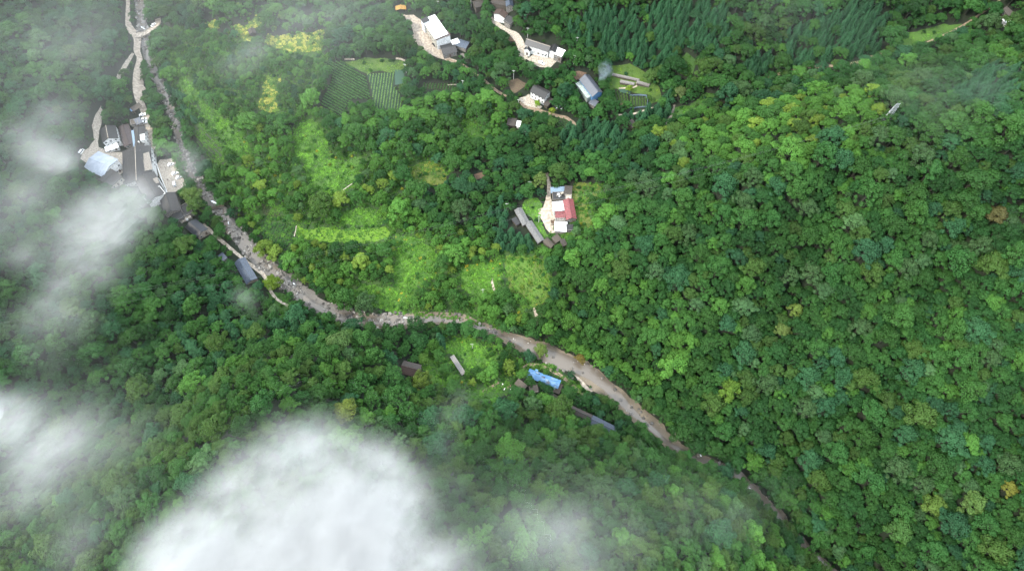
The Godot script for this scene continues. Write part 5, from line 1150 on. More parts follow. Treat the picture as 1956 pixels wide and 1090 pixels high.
# ---------------------------------------------------------------- poles, pylon, wires
func make_poles():
	var wood := tube(Vector3(0, -1, 0), Vector3(0, 8.6, 0), 0.19, 0.13, 7)
	var made := facets(wood)
	for a in [[Vector2(-73.8, -342.2), "beside the rough grass plot above the striped crops"], [Vector2(-52.4, -390.5), "behind the tall white house"], [Vector2(1.1, -333.8), "at the top corner of the dug garden"], [Vector2(10.8, -360.8), "at the west end of the dark roofed farmhouse"], [Vector2(43.6, -347.9), "at the edge of the conifers above the white sheet roof"], [Vector2(42, -338.7), "among trees between the farmhouse and the large barn"], [Vector2(4.3, -311.6), "below the forecourt of the small white house"], [Vector2(9.1, -287.1), "in the orchard south of the small white house"], [Vector2(-3.3, -233.6), "in the conifers above the long grey shed"], [Vector2(16.7, -222.7), "on the weedy bank before the red roofed house"], [Vector2(-24.1, -148.4), "in the glade above the tin roofed shed"], [Vector2(11.4, -248), "under the pale tree by the red farm"], [Vector2(-33.6, -328.4), "at the end of the maize terrace"], [Vector2(-18, -181.5), "in the brush near the bare footpath"], [Vector2(-29, -391.1), "beside the old tiled house at the top edge"]]:
		var t := thing("utility_pole", "pale concrete utility pole " + a[1], "utility pole", on(a[0]), rng.randf_range(-0.3, 0.3))
		piece("shaft", made, mats.post, t)
		piece("crossarm", box(Vector3(1.9, 0.14, 0.14)), mats.post, t, Vector3(0, 8.2, 0.2))
		for k in 3: piece("insulator", box(Vector3(0.12, 0.26, 0.12)), mats.white, t, Vector3((k - 1) * 0.8, 8.4, 0.2))
	# lattice tower on the ridge
	var foot := on(Vector2(192.6, -230.5))
	var t := thing("lattice_tower", "grey steel lattice tower standing on the wooded ridge", "pylon", foot, 0.5)
	var legs := []
	var tall := 16.0
	for sx in [-1, 1]:
		for sz in [-1, 1]:
			piece("leg", facets(tube(Vector3(sx * 1.9, -1.5, sz * 1.9), Vector3(sx * 0.45, tall, sz * 0.45), 0.11, 0.08, 5)), mats.galvanised, t)
	var step := 9
	for k in step:
		var y0 := tall * k / step
		var y1 := tall * (k + 1) / step
		var r0 := lerpf(1.9, 0.45, y0 / tall)
		var r1 := lerpf(1.9, 0.45, y1 / tall)
		for side in 4:
			var a := Basis(Vector3.UP, side * PI / 2)
			piece("brace", facets(tube(a * Vector3(-r0, y0, r0), a * Vector3(r1, y1, r1), 0.055, 0.055, 4)), mats.galvanised, t)
			piece("brace", facets(tube(a * Vector3(r0, y0, r0), a * Vector3(-r1, y1, r1), 0.055, 0.055, 4)), mats.galvanised, t)
	for y in [10.4, 12.8, 15.2]:
		var arm := PackedVector3Array()
		var reach := 2.9 if y < 14 else 2.1
		for sg in [-1, 1]:
			arm.append_array(tube(Vector3(0, y + 0.9, 0), Vector3(sg * reach, y, 0), 0.1, 0.07, 4))
			arm.append_array(tube(Vector3(0, y - 0.3, 0.5), Vector3(sg * reach, y, 0), 0.1, 0.07, 4))
			arm.append_array(tube(Vector3(0, y - 0.3, -0.5), Vector3(sg * reach, y, 0), 0.1, 0.07, 4))
		piece("crossarm", facets(arm), mats.galvanised, t)
		for sg in [-1, 1]: piece("insulator", facets(tube(Vector3(sg * reach, y, 0), Vector3(sg * reach, y - 1.3, 0), 0.12, 0.12, 6)), mats.white, t)
	# wires across the valley
	var n := 0
	for a in [[Vector2(-246.9, -122.9), Vector2(-3.1, -215.3), Vector2(187.7, -227.3), 7.0, "uppermost of the three thin wires strung across the valley"], [Vector2(-246.6, -121.7), Vector2(-3.1, -214.3), Vector2(188.1, -226.9), 7.0, "middle of the three thin wires strung across the valley"], [Vector2(-245.9, -118.2), Vector2(-3.1, -211.2), Vector2(189.5, -227.1), 7.0, "lowest of the three thin wires strung across the valley"]]:
		var h: Array = [45.0, 34.0, 12.0] if n < 2 else [45.0, 28.0, 10.0]
		var v := PackedVector3Array()
		var p := [on(a[0], h[0]), on(a[1], h[1]), on(a[2], h[2])]
		p[0].y = maxf(p[0].y, 60.0)
		for s in 2:
			for k in 24:
				var f0 := k / 24.0
				var f1 := (k + 1) / 24.0
				var q0: Vector3 = p[s].lerp(p[s + 1], f0) - Vector3.UP * a[3] * 4.0 * f0 * (1.0 - f0)
				var q1: Vector3 = p[s].lerp(p[s + 1], f1) - Vector3.UP * a[3] * 4.0 * f1 * (1.0 - f1)
				v.append_array(tube(q0, q1, 0.016, 0.016, 4))
		tag(piece("power_line", facets(v), mats.cable), a[4], "wire", "wires across the valley")
		n += 1

# ---------------------------------------------------------------- trees
const DEEP := Color(0.023, 0.076, 0.018)
const MID := Color(0.037, 0.106, 0.022)
const FRESH := Color(0.062, 0.160, 0.027)
const YELLOWISH := Color(0.120, 0.195, 0.03)
const OLIVE := Color(0.048, 0.100, 0.021)
const BLUISH := Color(0.027, 0.086, 0.034)
const PALE := Color(0.060, 0.128, 0.045)
const RUSSET := Color(0.17, 0.105, 0.035)
const GOLD := Color(0.50, 0.36, 0.025)
const DARK_FIR := Color(0.016, 0.060, 0.024)
const FIR := Color(0.029, 0.088, 0.036)

func leaf(v: PackedVector3Array, c: PackedColorArray, at: Vector3, n: Vector3, size: float, tint: Color):
	# a small bent spray of leaves
	var u := n.cross(Vector3(rng.randf_range(-1, 1), rng.randf_range(-1, 1), rng.randf_range(-1, 1))).normalized()
	var w := n.cross(u)
	var l := size * rng.randf_range(0.8, 1.3)
	var s := size * rng.randf_range(0.45, 0.75)
	var tip := at + u * l - n * l * 0.2
	var back := at - u * l - n * l * 0.2
	v.append_array([tip, at + w * s, back, tip, back, at - w * s])
	for k in 6: c.append(tint)

func crown_mesh(lobes: int, leaves: int, size: float, spread: float, tall: float, gap: float) -> ArrayMesh:
	# unit crown: boughs with their own rounded heads, leaf sprays over each head
	var v := PackedVector3Array()
	var c := PackedColorArray()
	var turn := rng.randf() * TAU
	var long := rng.randf_range(0.82, 1.0)
	var bay := rng.randf() * TAU
	for k in lobes:
		var f := (k + 0.5) / lobes
		var a := turn + k * 2.39996 + rng.randf_range(-0.35, 0.35)
		var out := sqrt(f) * spread * rng.randf_range(0.82, 1.1)
		var y := tall * (1.0 - pow(f, 1.5)) * rng.randf_range(0.75, 1.1) - 0.22 * f
		if f > 0.75 and rng.randf() < 0.5: y -= 0.3
		out *= 1.0 + 0.16 * sin(2.0 * a + bay) + 0.15 * sin(3.0 * a + bay * 2.3) + 0.08 * sin(5.0 * a - bay)
		var mid := Vector3(cos(a) * out, y, sin(a) * out * long)
		var r := gap * rng.randf_range(0.65, 1.35) * (1.1 - 0.25 * f)
		var g := rng.randf_range(0.74, 1.26)
		var hue := rng.randf_range(0.9, 1.12)
		for q in leaves:
			var t := (q + 0.5) / leaves
			var h := 1.0 - 1.55 * t
			var ring := sqrt(maxf(0.0, 1.0 - h * h))
			var b := q * 2.39996 + k
			var n := Vector3(cos(b) * ring, h, sin(b) * ring)
			var at := mid + n * r * rng.randf_range(0.62, 1.1) * Vector3(1, 0.85, 1)
			n = (n + Vector3(rng.randf_range(-0.55, 0.55), rng.randf_range(-0.1, 0.7), rng.randf_range(-0.55, 0.55))).normalized()
			var s := g * rng.randf_range(0.6, 1.4)
			leaf(v, c, at, n, size, Color(s * hue, s, s))
	return facets(v, c)

func limb_mesh(boughs: int) -> ArrayMesh:
	# trunk and limbs of a unit tree: foot at -1.2, fork near 0
	var v := tube(Vector3(0, -1.6, 0), Vector3(0.03, -0.2, 0), 0.085, 0.055, 6)
	for k in boughs:
		var a := TAU * k / boughs + rng.randf_range(-0.3, 0.3)
		var r := rng.randf_range(0.4, 0.65)
		var mid := Vector3(cos(a) * r * 0.5, 0.05, sin(a) * r * 0.5)
		v.append_array(tube(Vector3(0.03, -0.25 - 0.05 * k, 0), mid, 0.04, 0.028, 5))
		v.append_array(tube(mid, Vector3(cos(a) * r, rng.randf_range(0.25, 0.5), sin(a) * r), 0.028, 0.012, 4))
	return facets(v)

func fir_mesh(tiers: int, sprays: int) -> ArrayMesh:
	# unit conifer: 1 tall, foot at 0, widest 0.2; drooping sprays in whorls round a pointed cone
	var v := PackedVector3Array()
	var c := PackedColorArray()
	var bend := Vector3(rng.randf_range(-0.02, 0.02), 0, rng.randf_range(-0.02, 0.02))
	for t in tiers:
		var f := float(t) / tiers
		var boughs := maxi(4, int(10.0 * (1.0 - 0.6 * f)))
		var reach := 0.205 * pow(1.0 - f, 0.7) * (0.8 + 0.2 * minf(1.0, f * 4.0)) + 0.014
		for k in boughs:
			var a := TAU * (k + rng.randf_range(-0.3, 0.3)) / boughs + t * 1.3
			var d := Vector3(cos(a), 0, sin(a))
			var r := reach * rng.randf_range(0.72, 1.18)
			var g := rng.randf_range(0.7, 1.3)
			for q in sprays:
				var e := (q + 0.7) / sprays
				var at := Vector3(0, lerpf(0.1, 1.0, f) - 0.05 * e, 0) + d * r * e + bend * f * 5.0 + Vector3(rng.randf_range(-0.012, 0.012), 0, rng.randf_range(-0.012, 0.012))
				var n := (d * 0.75 + Vector3(rng.randf_range(-0.3, 0.3), 0.8, rng.randf_range(-0.3, 0.3))).normalized()
				var s := g * rng.randf_range(0.75, 1.25)
				leaf(v, c, at, n, 0.040 * (1.15 - 0.5 * f), Color(s, s, s))
	return facets(v, c)

func blocked(p: Vector2, r: float, tall: float) -> bool:
	# no trunk on open ground, and none so close to the south of it that the crown would hang over it
	if cover_at(p.x, p.y): return true
	for k in 6:
		var q := p + Vector2(cos(k * TAU / 6), sin(k * TAU / 6)) * r * 0.62
		if cover_at(q.x, q.y) & (BUILT | CROP | ROAD): return true
	for k in 6:
		var q := p + Vector2(cos(k * TAU / 6), sin(k * TAU / 6)) * r * 0.45
		if cover_at(q.x, q.y) & MEADOW: return true
	for k in 4:
		var q := p + Vector2(cos(k * TAU / 4), sin(k * TAU / 4)) * r * 0.3
		if cover_at(q.x, q.y): return true
	var away := (p - Vector2(eye.x, eye.z)).normalized()
	var slant := (p.distance_to(Vector2(eye.x, eye.z))) / maxf(60.0, eye.y - ground(p.x, p.y) - tall)
	for k in 3:
		var q: Vector2 = p + away * slant * tall * [0.4, 0.75, 0.95][k]
		if cover_at(q.x, q.y) & (BUILT | CROP) or (cover_at(q.x, q.y) & (OPEN | WATER) and k == 0) or (cover_at(q.x, q.y) & (ROAD | MEADOW) and k <= 1) or (cover_at(q.x, q.y) & WATER and k == 1 and (p.y < -235.0 or p.x > 0.0 and p.x < 112.0)): return true
	return false

func make_trees():
	var zones := [
		["plantation", [Vector2(-262.9, -401.2), Vector2(-223.7, -391.3), Vector2(-188.7, -374.9), Vector2(-171.7, -365.6), Vector2(-136.4, -364.8), Vector2(-125.1, -355.7), Vector2(-130.3, -339.2), Vector2(-134.6, -320.2), Vector2(-150.3, -305.7), Vector2(-179.7, -305.2), Vector2(-199.6, -312.9), Vector2(-220.1, -334), Vector2(-243.5, -357), Vector2(-256.7, -379.2)]],
				["fresh", [Vector2(-228.7, -407.2), Vector2(-175.8, -403.9), Vector2(-127.7, -387.6), Vector2(-126.9, -376.2), Vector2(-181.4, -380.4), Vector2(-192, -370.6), Vector2(-205.1, -377.2), Vector2(-225.2, -389.9)]], ["fresh", [Vector2(-183.9, -342.1), Vector2(-153.9, -344.6), Vector2(-133, -318.6), Vector2(-146.8, -307.5), Vector2(-165, -306.4), Vector2(-179.6, -311.1)]],
		["conifer", [Vector2(36.2, -357.1), Vector2(53.2, -362.2), Vector2(77.4, -363.6), Vector2(109.5, -361), Vector2(137.4, -347.9), Vector2(139.9, -331.9), Vector2(129.4, -326), Vector2(117.6, -333.4), Vector2(107.9, -334.8), Vector2(107.8, -325.4), Vector2(89.7, -333.8), Vector2(68.2, -339.8), Vector2(50.4, -342.1)]],
		["conifer", [Vector2(141.1, -322), Vector2(166.1, -329.5), Vector2(185.9, -339.3), Vector2(214, -340.2), Vector2(230.3, -340.4), Vector2(231.3, -321.5), Vector2(221.4, -312.5), Vector2(204.1, -312.3), Vector2(188, -316.7), Vector2(170.5, -318.4), Vector2(150.1, -313.1)]],
		["conifer", [Vector2(226.4, -247.8), Vector2(254.2, -269.7), Vector2(278.6, -276.2), Vector2(257.4, -233.4), Vector2(242.5, -231.9), Vector2(230.7, -228.5)]],
		["conifer", [Vector2(66.9, -296.3), Vector2(74.4, -304.6), Vector2(91.6, -306.4), Vector2(102.3, -315.7), Vector2(105.9, -310.2), Vector2(103.3, -297.3), Vector2(93.2, -291.2), Vector2(76.5, -289.5)]],
		["conifer", [Vector2(-19.5, -235.8), Vector2(-6, -237.7), Vector2(2.3, -226.3), Vector2(13.7, -212.5), Vector2(20, -206.5), Vector2(10.4, -204.6), Vector2(-5.9, -206.4), Vector2(-12.6, -217.1)]],
		["conifer", [Vector2(42.7, -296.4), Vector2(66.9, -296.3), Vector2(78.9, -281), Vector2(67.7, -265.3), Vector2(48.3, -269.3), Vector2(28.2, -275.9), Vector2(32, -288.3)]],
		["conifer", [Vector2(-248.6, -345), Vector2(-237.9, -338.2), Vector2(-223.6, -318.7), Vector2(-216.7, -307), Vector2(-221.8, -306.3), Vector2(-233.3, -322.6), Vector2(-242.4, -332.5)]], ["conifer", [Vector2(-44.5, -157), Vector2(-39.4, -157.1), Vector2(-37.8, -138.9), Vector2(-43.6, -142.3)]],
		["grove", [Vector2(-57.8, -260.1), Vector2(-6.2, -259.6), Vector2(-1, -244.9), Vector2(-9.4, -235), Vector2(-26.1, -228.8), Vector2(-49.9, -233.6), Vector2(-60.6, -245)]],
		["thicket", [Vector2(-162.2, -212.5), Vector2(-141.4, -216.2), Vector2(-96.3, -213.7), Vector2(-75.6, -216.7), Vector2(-72, -196.3), Vector2(-78.4, -188.4), Vector2(-95, -188.6), Vector2(-100.9, -183.4), Vector2(-111.4, -181.6), Vector2(-128.9, -189.9), Vector2(-147.3, -202.8)]],
		["thicket", [Vector2(-80.2, -227.4), Vector2(-59.9, -228.5), Vector2(-36, -222.2), Vector2(-15.8, -207.1), Vector2(-15.7, -200.4), Vector2(-32.2, -198.1), Vector2(-42.1, -192.5), Vector2(-48.8, -183.9), Vector2(-58.6, -180.9), Vector2(-61.6, -171), Vector2(-48.5, -171.1), Vector2(-25.6, -171.5), Vector2(-19, -179.7), Vector2(-5.9, -178.7), Vector2(-5.9, -164.7), Vector2(-25.4, -162.9), Vector2(-71, -166.6), Vector2(-77.6, -209.8)]],
		["orchard", [Vector2(-128.6, -310.3), Vector2(-100, -318.9), Vector2(-70.7, -309.9), Vector2(-42.4, -320.1), Vector2(-6.5, -322.8), Vector2(0.7, -306.1), Vector2(-13.3, -290.6), Vector2(-27.1, -275.1), Vector2(-37.2, -263.5), Vector2(-62, -275.7), Vector2(-75.4, -264.4), Vector2(-97.2, -276.9), Vector2(-119.1, -282.2)]],
		["bright_slope", [Vector2(16.8, -207), Vector2(38.7, -202.9), Vector2(68.1, -182.4), Vector2(96.7, -167.6), Vector2(108, -145.1), Vector2(103.1, -125), Vector2(81.8, -121), Vector2(63.5, -119), Vector2(42.3, -138.5), Vector2(16.9, -157.9), Vector2(19.9, -170.4), Vector2(26.1, -183.1)]],
		["ridge", [Vector2(91.4, -277.5), Vector2(120.6, -284.2), Vector2(152.4, -280.4), Vector2(181.9, -278.4), Vector2(198, -259.8), Vector2(195.5, -229), Vector2(180.3, -215.7), Vector2(151.8, -214.2), Vector2(123.9, -224.5), Vector2(99.9, -237.3), Vector2(88.6, -258)]],
		["spur", [Vector2(-247.6, -38.1), Vector2(-224, -57.6), Vector2(-210.7, -78.2), Vector2(-183.8, -104.8), Vector2(-157.9, -117.3), Vector2(-143.5, -138.4), Vector2(-116.1, -146.6), Vector2(-89, -147), Vector2(-66.7, -135), Vector2(-64.4, -117.1), Vector2(-23.1, -106.7), Vector2(6.8, -123), Vector2(33.6, -102.8), Vector2(65.3, -87.6), Vector2(94.4, -81.8), Vector2(127.4, -70.8), Vector2(149.8, -52.6), Vector2(180.7, -18.5), Vector2(168.6, 4.6), Vector2(-211.7, 3.4)]],
		["floor", [Vector2(-257, -381.1), Vector2(-240.8, -354.3), Vector2(-222.3, -334.5), Vector2(-199.6, -312.9), Vector2(-179.7, -305.2), Vector2(-150.2, -304.6), Vector2(-132.2, -318.5), Vector2(-117.4, -307.5), Vector2(-99.4, -310.5), Vector2(-74.3, -311.2), Vector2(-35.3, -324.2), Vector2(-6.4, -318.7), Vector2(2.5, -304), Vector2(-27.1, -275.1), Vector2(-40.6, -261.7), Vector2(-57.7, -258.2), Vector2(-60.2, -237.5), Vector2(-49.6, -226.3), Vector2(-26, -225.2), Vector2(-5.9, -209.7), Vector2(26.6, -215.8), Vector2(47.2, -248), Vector2(65.8, -243.2), Vector2(63.9, -222.1), Vector2(44.8, -201.5), Vector2(26.2, -195.5), Vector2(23.1, -167.5), Vector2(7.2, -161.2), Vector2(-25.4, -162.9), Vector2(-71, -166.6), Vector2(-111.4, -180.9), Vector2(-147.3, -202.8), Vector2(-175, -229.4), Vector2(-191.9, -248.9), Vector2(-206, -272.6), Vector2(-226.8, -307.1), Vector2(-244.3, -339.2)]],
		["floor", [Vector2(-47.7, -156.8), Vector2(-25.3, -157.6), Vector2(-5.8, -151.2), Vector2(7, -141), Vector2(26.2, -138.2), Vector2(44.8, -123.7), Vector2(41.3, -118.4), Vector2(26, -131.4), Vector2(6.9, -132.2), Vector2(0.6, -119), Vector2(-23.3, -110.5), Vector2(-35.7, -117.1), Vector2(-53.9, -122.7), Vector2(-53.9, -137.6)]],
		["blue_slope", [Vector2(-382.5, -408.5), Vector2(-299.6, -456.5), Vector2(-282.1, -379.9), Vector2(-270.9, -323.7), Vector2(-281.6, -312.6), Vector2(-285.4, -279.7), Vector2(-220.2, -232.4), Vector2(-210.8, -220.5), Vector2(-187.8, -212.1), Vector2(-158.5, -191), Vector2(-141.9, -169.1), Vector2(-106.5, -153.2), Vector2(-145.3, -142.3), Vector2(-185.3, -108.2), Vector2(-212.1, -81.1), Vector2(-251.3, -37.9)]],
	]
	var boxes := []
	for q in zones:
		var poly := PackedVector2Array(q[1])
		var lo := poly[0]
		var hi := poly[0]
		for p in poly:
			lo = lo.min(p)
			hi = hi.max(p)
		boxes.append([q[0], poly, Rect2(lo, hi - lo)])
	var crowns: Array[ArrayMesh] = []
	for k in 8: crowns.append(crown_mesh([20, 26, 31, 36, 24, 18, 28, 40][k], [72, 60, 52, 46, 62, 78, 56, 42][k], [0.078, 0.072, 0.068, 0.064, 0.08, 0.08, 0.07, 0.06][k], [0.86, 0.84, 0.85, 0.88, 0.78, 0.9, 0.86, 0.88][k], [0.7, 0.6, 0.72, 0.55, 0.85, 0.5, 0.62, 0.66][k], [0.285, 0.25, 0.235, 0.215, 0.265, 0.3, 0.24, 0.2][k]))
	var limbs: Array[ArrayMesh] = []
	for k in 3: limbs.append(limb_mesh(5))
	var bushes: Array[ArrayMesh] = []
	for k in 4: bushes.append(crown_mesh(7, 30, 0.15, 0.6, 0.6, 0.42))
	var firs: Array[ArrayMesh] = []
	for k in 5: firs.append(fir_mesh(15 + k, 4))
	var all := []
	var grid := {}
	special_trees(all, grid)
	# large crowns first, then smaller ones in the gaps
	for pass_no in 4:
		var tries: int = [90000, 210000, 240000, 170000][pass_no]
		for q in tries:
			var p := Vector2(rng.randf_range(-440, 440), rng.randf_range(-640, 60))
			if q % 5 == 1: p = Vector2(rng.randf_range(40, 300), rng.randf_range(-150, 40))
			elif q % 3 == 0: p = Vector2(rng.randf_range(10, 330), rng.randf_range(-320, 40))
			var half := 255.0 + (-p.y) * 0.33
			if absf(p.x) > half + 30.0: continue
			if p.y > 20.0 and absf(p.x) > 330: continue
			var zone := ""
			for b in boxes:
				if b[2].has_point(p) and Geometry2D.is_point_in_polygon(p, b[1]):
					zone = b[0]
					break
			var kind := "broadleaf"
			var r := 0.0
			match pass_no:
				0: r = 4.0 + 3.6 * pow(rng.randf(), 1.8)
				1: r = rng.randf_range(2.8, 4.1)
				2: r = rng.randf_range(2.0, 2.9)
				3: r = rng.randf_range(1.2, 2.0)
			var tone := tone_noise.get_noise_2d(p.x * 1.6 + 300, p.y * 1.6)
			if zone == "conifer":
				if pass_no == 0 or pass_no == 3: continue
				kind = "conifer" if rng.randf() < 0.88 else "broadleaf"
				if kind == "conifer": r = rng.randf_range(2.2, 3.6)
			elif zone in ["plantation", "orchard", "grove"]:
				if pass_no < 2 and rng.randf() < (0.93 if zone == "plantation" else 0.6): continue
				if zone == "plantation": r = minf(r, rng.randf_range(1.6, 2.5)) if pass_no >= 2 else r * 0.7
			elif zone in ["gold", "thicket", "fresh", "floor"]:
				if pass_no == 0 and rng.randf() < 0.9 or pass_no == 1 and rng.randf() < 0.9: continue
				if pass_no == 2 and zone != "thicket" and rng.randf() < 0.8: continue
				if zone == "gold": r = rng.randf_range(0.8, 1.6)
			elif zone == "bright_slope" or zone == "blue_slope" and p.x > -180:
				if pass_no == 0 and rng.randf() < 0.6: continue
			elif zone == "" and pass_no == 0 and p.x < 70 and rng.randf() < 0.75: continue
			if zone == "" and p.x > 60.0 and p.y > -330.0: r *= 1.05
			if pass_no == 3 and zone in ["spur", "ridge"] and rng.randf() < 0.5: continue
			if kind == "broadleaf" and r < 2.1: kind = "shrub"
			var tall := r * 1.9 + 2.2
			if kind == "conifer": tall = r * rng.randf_range(3.0, 4.0)
			elif kind == "shrub": tall = r * 1.5
			if cover_at(p.x, p.y) and not (pass_no == 3 and cover_at(p.x, p.y) == MEADOW and rng.randf() < 0.10): continue
			if not cover_at(p.x, p.y) and blocked(p, r, tall): continue
			var room: float = r * (0.70 if kind == "conifer" else [0.70, 0.66, 0.60, 0.62][pass_no])
			# a steep slope carries more trees to the square metre of map
			var here := on(p)
			var n := Vector3(ground(p.x - 4, p.y) - ground(p.x + 4, p.y), 8.0, ground(p.x, p.y - 4) - ground(p.x, p.y + 4)).normalized()
			var to := (eye - here).normalized()
			var steep := clampf(n.dot(to) / (n.y * to.y), 0.9, 2.6)
			room /= sqrt(steep)
			if not roomy(grid, p, room, 0.70 if pass_no == 0 else 0.64): continue
			put(grid, p, r / sqrt(steep))
			var tint := tint_for(zone, tone, p)
			if kind == "conifer": tint = DARK_FIR.lerp(FIR, rng.randf()) * rng.randf_range(0.8, 1.25)
			if zone == "gold" and kind == "shrub": tint = GOLD.lerp(FRESH, rng.randf_range(0.0, 0.25) if rng.randf() < 0.7 else rng.randf_range(0.6, 1.0))
			elif zone in ["thicket", "floor"] and kind == "shrub" and r < 1.5 and rng.randf() < 0.05: tint = Color(0.24, 0.25, 0.03)
			all.append({"at": p, "r": r, "tall": tall, "kind": kind, "tint": tint, "zone": zone})
	plant(all, crowns, limbs, bushes, firs)

func roomy(grid: Dictionary, p: Vector2, r: float, share: float) -> bool:
	var i := int(floor(p.x / 8.0))
	var j := int(floor(p.y / 8.0))
	for b in range(j - 1, j + 2):
		for a in range(i - 1, i + 2):
			for q: Vector3 in grid.get(a * 10000 + b, []):
				var d := r + q.z * share
				if (q.x - p.x) * (q.x - p.x) + (q.y - p.y) * (q.y - p.y) < d * d: return false
	return true

func put(grid: Dictionary, p: Vector2, r: float):
	var key := int(floor(p.x / 8.0)) * 10000 + int(floor(p.y / 8.0))
	if not grid.has(key): grid[key] = []
	grid[key].append(Vector3(p.x, p.y, r))

func tint_for(zone: String, tone: float, p: Vector2) -> Color:
	var mix: Array
	match zone:
		"ridge": mix = [MID, 0.26, FRESH, 0.38, YELLOWISH, 0.16, PALE, 0.08, OLIVE, 0.12]
		"floor": mix = [FRESH, 0.42, MID, 0.34, YELLOWISH, 0.10, DEEP, 0.08, PALE, 0.06]
		"spur": mix = [MID, 0.36, OLIVE, 0.27, DEEP, 0.15, FRESH, 0.09, PALE, 0.08, BLUISH, 0.05]
		"blue_slope": mix = [BLUISH, 0.32, DEEP, 0.30, MID, 0.30, PALE, 0.06, OLIVE, 0.02]
		"plantation": mix = [BLUISH, 0.20, MID, 0.50, FRESH, 0.30]
		"orchard": mix = [MID, 0.46, FRESH, 0.34, DEEP, 0.10, BLUISH, 0.10]
		"grove": mix = [DEEP, 0.3, MID, 0.4, BLUISH, 0.3]
		"fresh", "gold": mix = [FRESH, 0.5, MID, 0.4, YELLOWISH, 0.1]
		"thicket": mix = [FRESH, 0.46, MID, 0.32, YELLOWISH, 0.12, DEEP, 0.10]
		"bright_slope": mix = [MID, 0.46, DEEP, 0.22, FRESH, 0.27, BLUISH, 0.05]
		_: mix = [MID, 0.36, DEEP, 0.36, FRESH, 0.06, BLUISH, 0.08, OLIVE, 0.09, PALE, 0.04]
	# kinds of tree stand in loose companies
	var q := fposmod(rng.randf() * 0.45 + tone_noise.get_noise_2d(p.x * 2.2 - 700.0, p.y * 2.2 + 90.0) * 1.5 + 0.5, 1.0)
	if rng.randf() < 0.25: q = rng.randf()
	var pick: Color = mix[0]
	for k in range(0, mix.size(), 2):
		q -= mix[k + 1]
		if q <= 0.0:
			pick = mix[k]
			break
	if zone == "": pick = pick * Color(0.86, 0.9, 0.98)
	return pick * (1.0 + tone * 0.4) * rng.randf_range(0.85, 1.15)

func special_trees(all: Array, grid: Dictionary):
	for a in [
		[Vector2(-123.3, -237.3), 8.6, OLIVE * 1.05, "large round olive green tree with a broad domed crown above the tea like rows"],
		[Vector2(-84.6, -93.5), 6.4, Color(0.12, 0.165, 0.028), "yellow green tree with golden leaf tips standing out on the wooded spur"],
		[Vector2(247.9, -57.9), 4.4, Color(0.15, 0.16, 0.03), "golden yellow crowned tree low on the wooded eastern slope"],
		[Vector2(242, -180.6), 6.2, Color(0.085, 0.085, 0.032), "brownish bronze crowned tree beside a wisp of mist on the eastern slope"],
		[Vector2(17.8, -249), 5.8, Color(0.10, 0.155, 0.04), "feathery pale green tree beside the path into the red roofed farm"],
		[Vector2(-149.7, -188.2), 5.6, Color(0.085, 0.145, 0.014), "round moss green tree on the bank beside the riverside track"],
		[Vector2(-211.8, -250.4), 6.2, Color(0.075, 0.13, 0.03), "olive green riverside tree between the rounded barn and the weir"],
		[Vector2(-206.8, -242.3), 5.6, Color(0.06, 0.115, 0.028), "darker green riverside tree just below its olive neighbour by the weir"],
		[Vector2(121.1, -113.9), 6.4, Color(0.09, 0.17, 0.025), "bright lime green tree among darker crowns on the slope above the lower river"],
		[Vector2(205.7, -41.2), 7.4, Color(0.05, 0.12, 0.03), "big domed mid green tree low on the eastern slope near the gorge"],
		[Vector2(221.2, -53.2), 6.6, Color(0.085, 0.15, 0.03), "lime yellow broad tree, western of two side by side on the eastern slope"],
		[Vector2(233.8, -52.5), 6.2, Color(0.075, 0.14, 0.035), "pale lime broad tree, eastern of two side by side on the eastern slope"],
		[Vector2(154.4, -150.9), 4.6, Color(0.11, 0.165, 0.035), "pale yellow crowned tree halfway up the eastern slope"],
		[Vector2(148.9, -141.9), 4.4, Color(0.10, 0.15, 0.04), "sparse yellowish tree with a bare grey limb halfway up the eastern slope"],
		[Vector2(18, -146.2), 4.6, Color(0.10, 0.155, 0.035), "willowy pale green tree overhanging the river above the rutted track"],
		[Vector2(93.2, -323.8), 5.4, Color(0.06, 0.12, 0.03), "round leafy tree at the east end of the long low sheds"],
		[Vector2(110.3, -309.5), 5.0, Color(0.085, 0.12, 0.04), "dull olive tree beside the stony gully"],
		[Vector2(-52.4, -137.7), 3.8, Color(0.06, 0.13, 0.022), "round mid green tree at the east corner of the reddish brown roof"],
		[Vector2(-51.9, -120.8), 6.4, Color(0.08, 0.125, 0.022), "large olive tree just south of the reddish brown roof"],
		[Vector2(41.8, -141.8), 3.4, Color(0.14, 0.115, 0.03), "small orange tinged tree on the far bank of the lower river"],
		[Vector2(101.2, -84.6), 3.0, Color(0.04, 0.14, 0.03), "small bright green tree standing in the river above the gorge"],
		[Vector2(78.8, -320), 2.6, Color(0.16, 0.25, 0.03), "bright yellow green sapling beside the crop netting"],
		[Vector2(17, -311.4), 2.2, Color(0.15, 0.26, 0.02), "lime green sapling, lower one beside the rutted track"],
		[Vector2(26.9, -305.5), 2.6, Color(0.17, 0.24, 0.02), "lime yellow sapling, upper one beside the rutted track"],
		[Vector2(-96.1, -136.5), 7.6, Color(0.065, 0.125, 0.035), "tall domed grey green tree on the crest of the wooded spur"],
	]:
		put(grid, a[0], a[1])
		all.append({"at": a[0], "r": a[1], "tall": a[1] * 1.9 + 2.0, "kind": "broadleaf", "tint": a[2], "zone": "special", "label": a[3]})

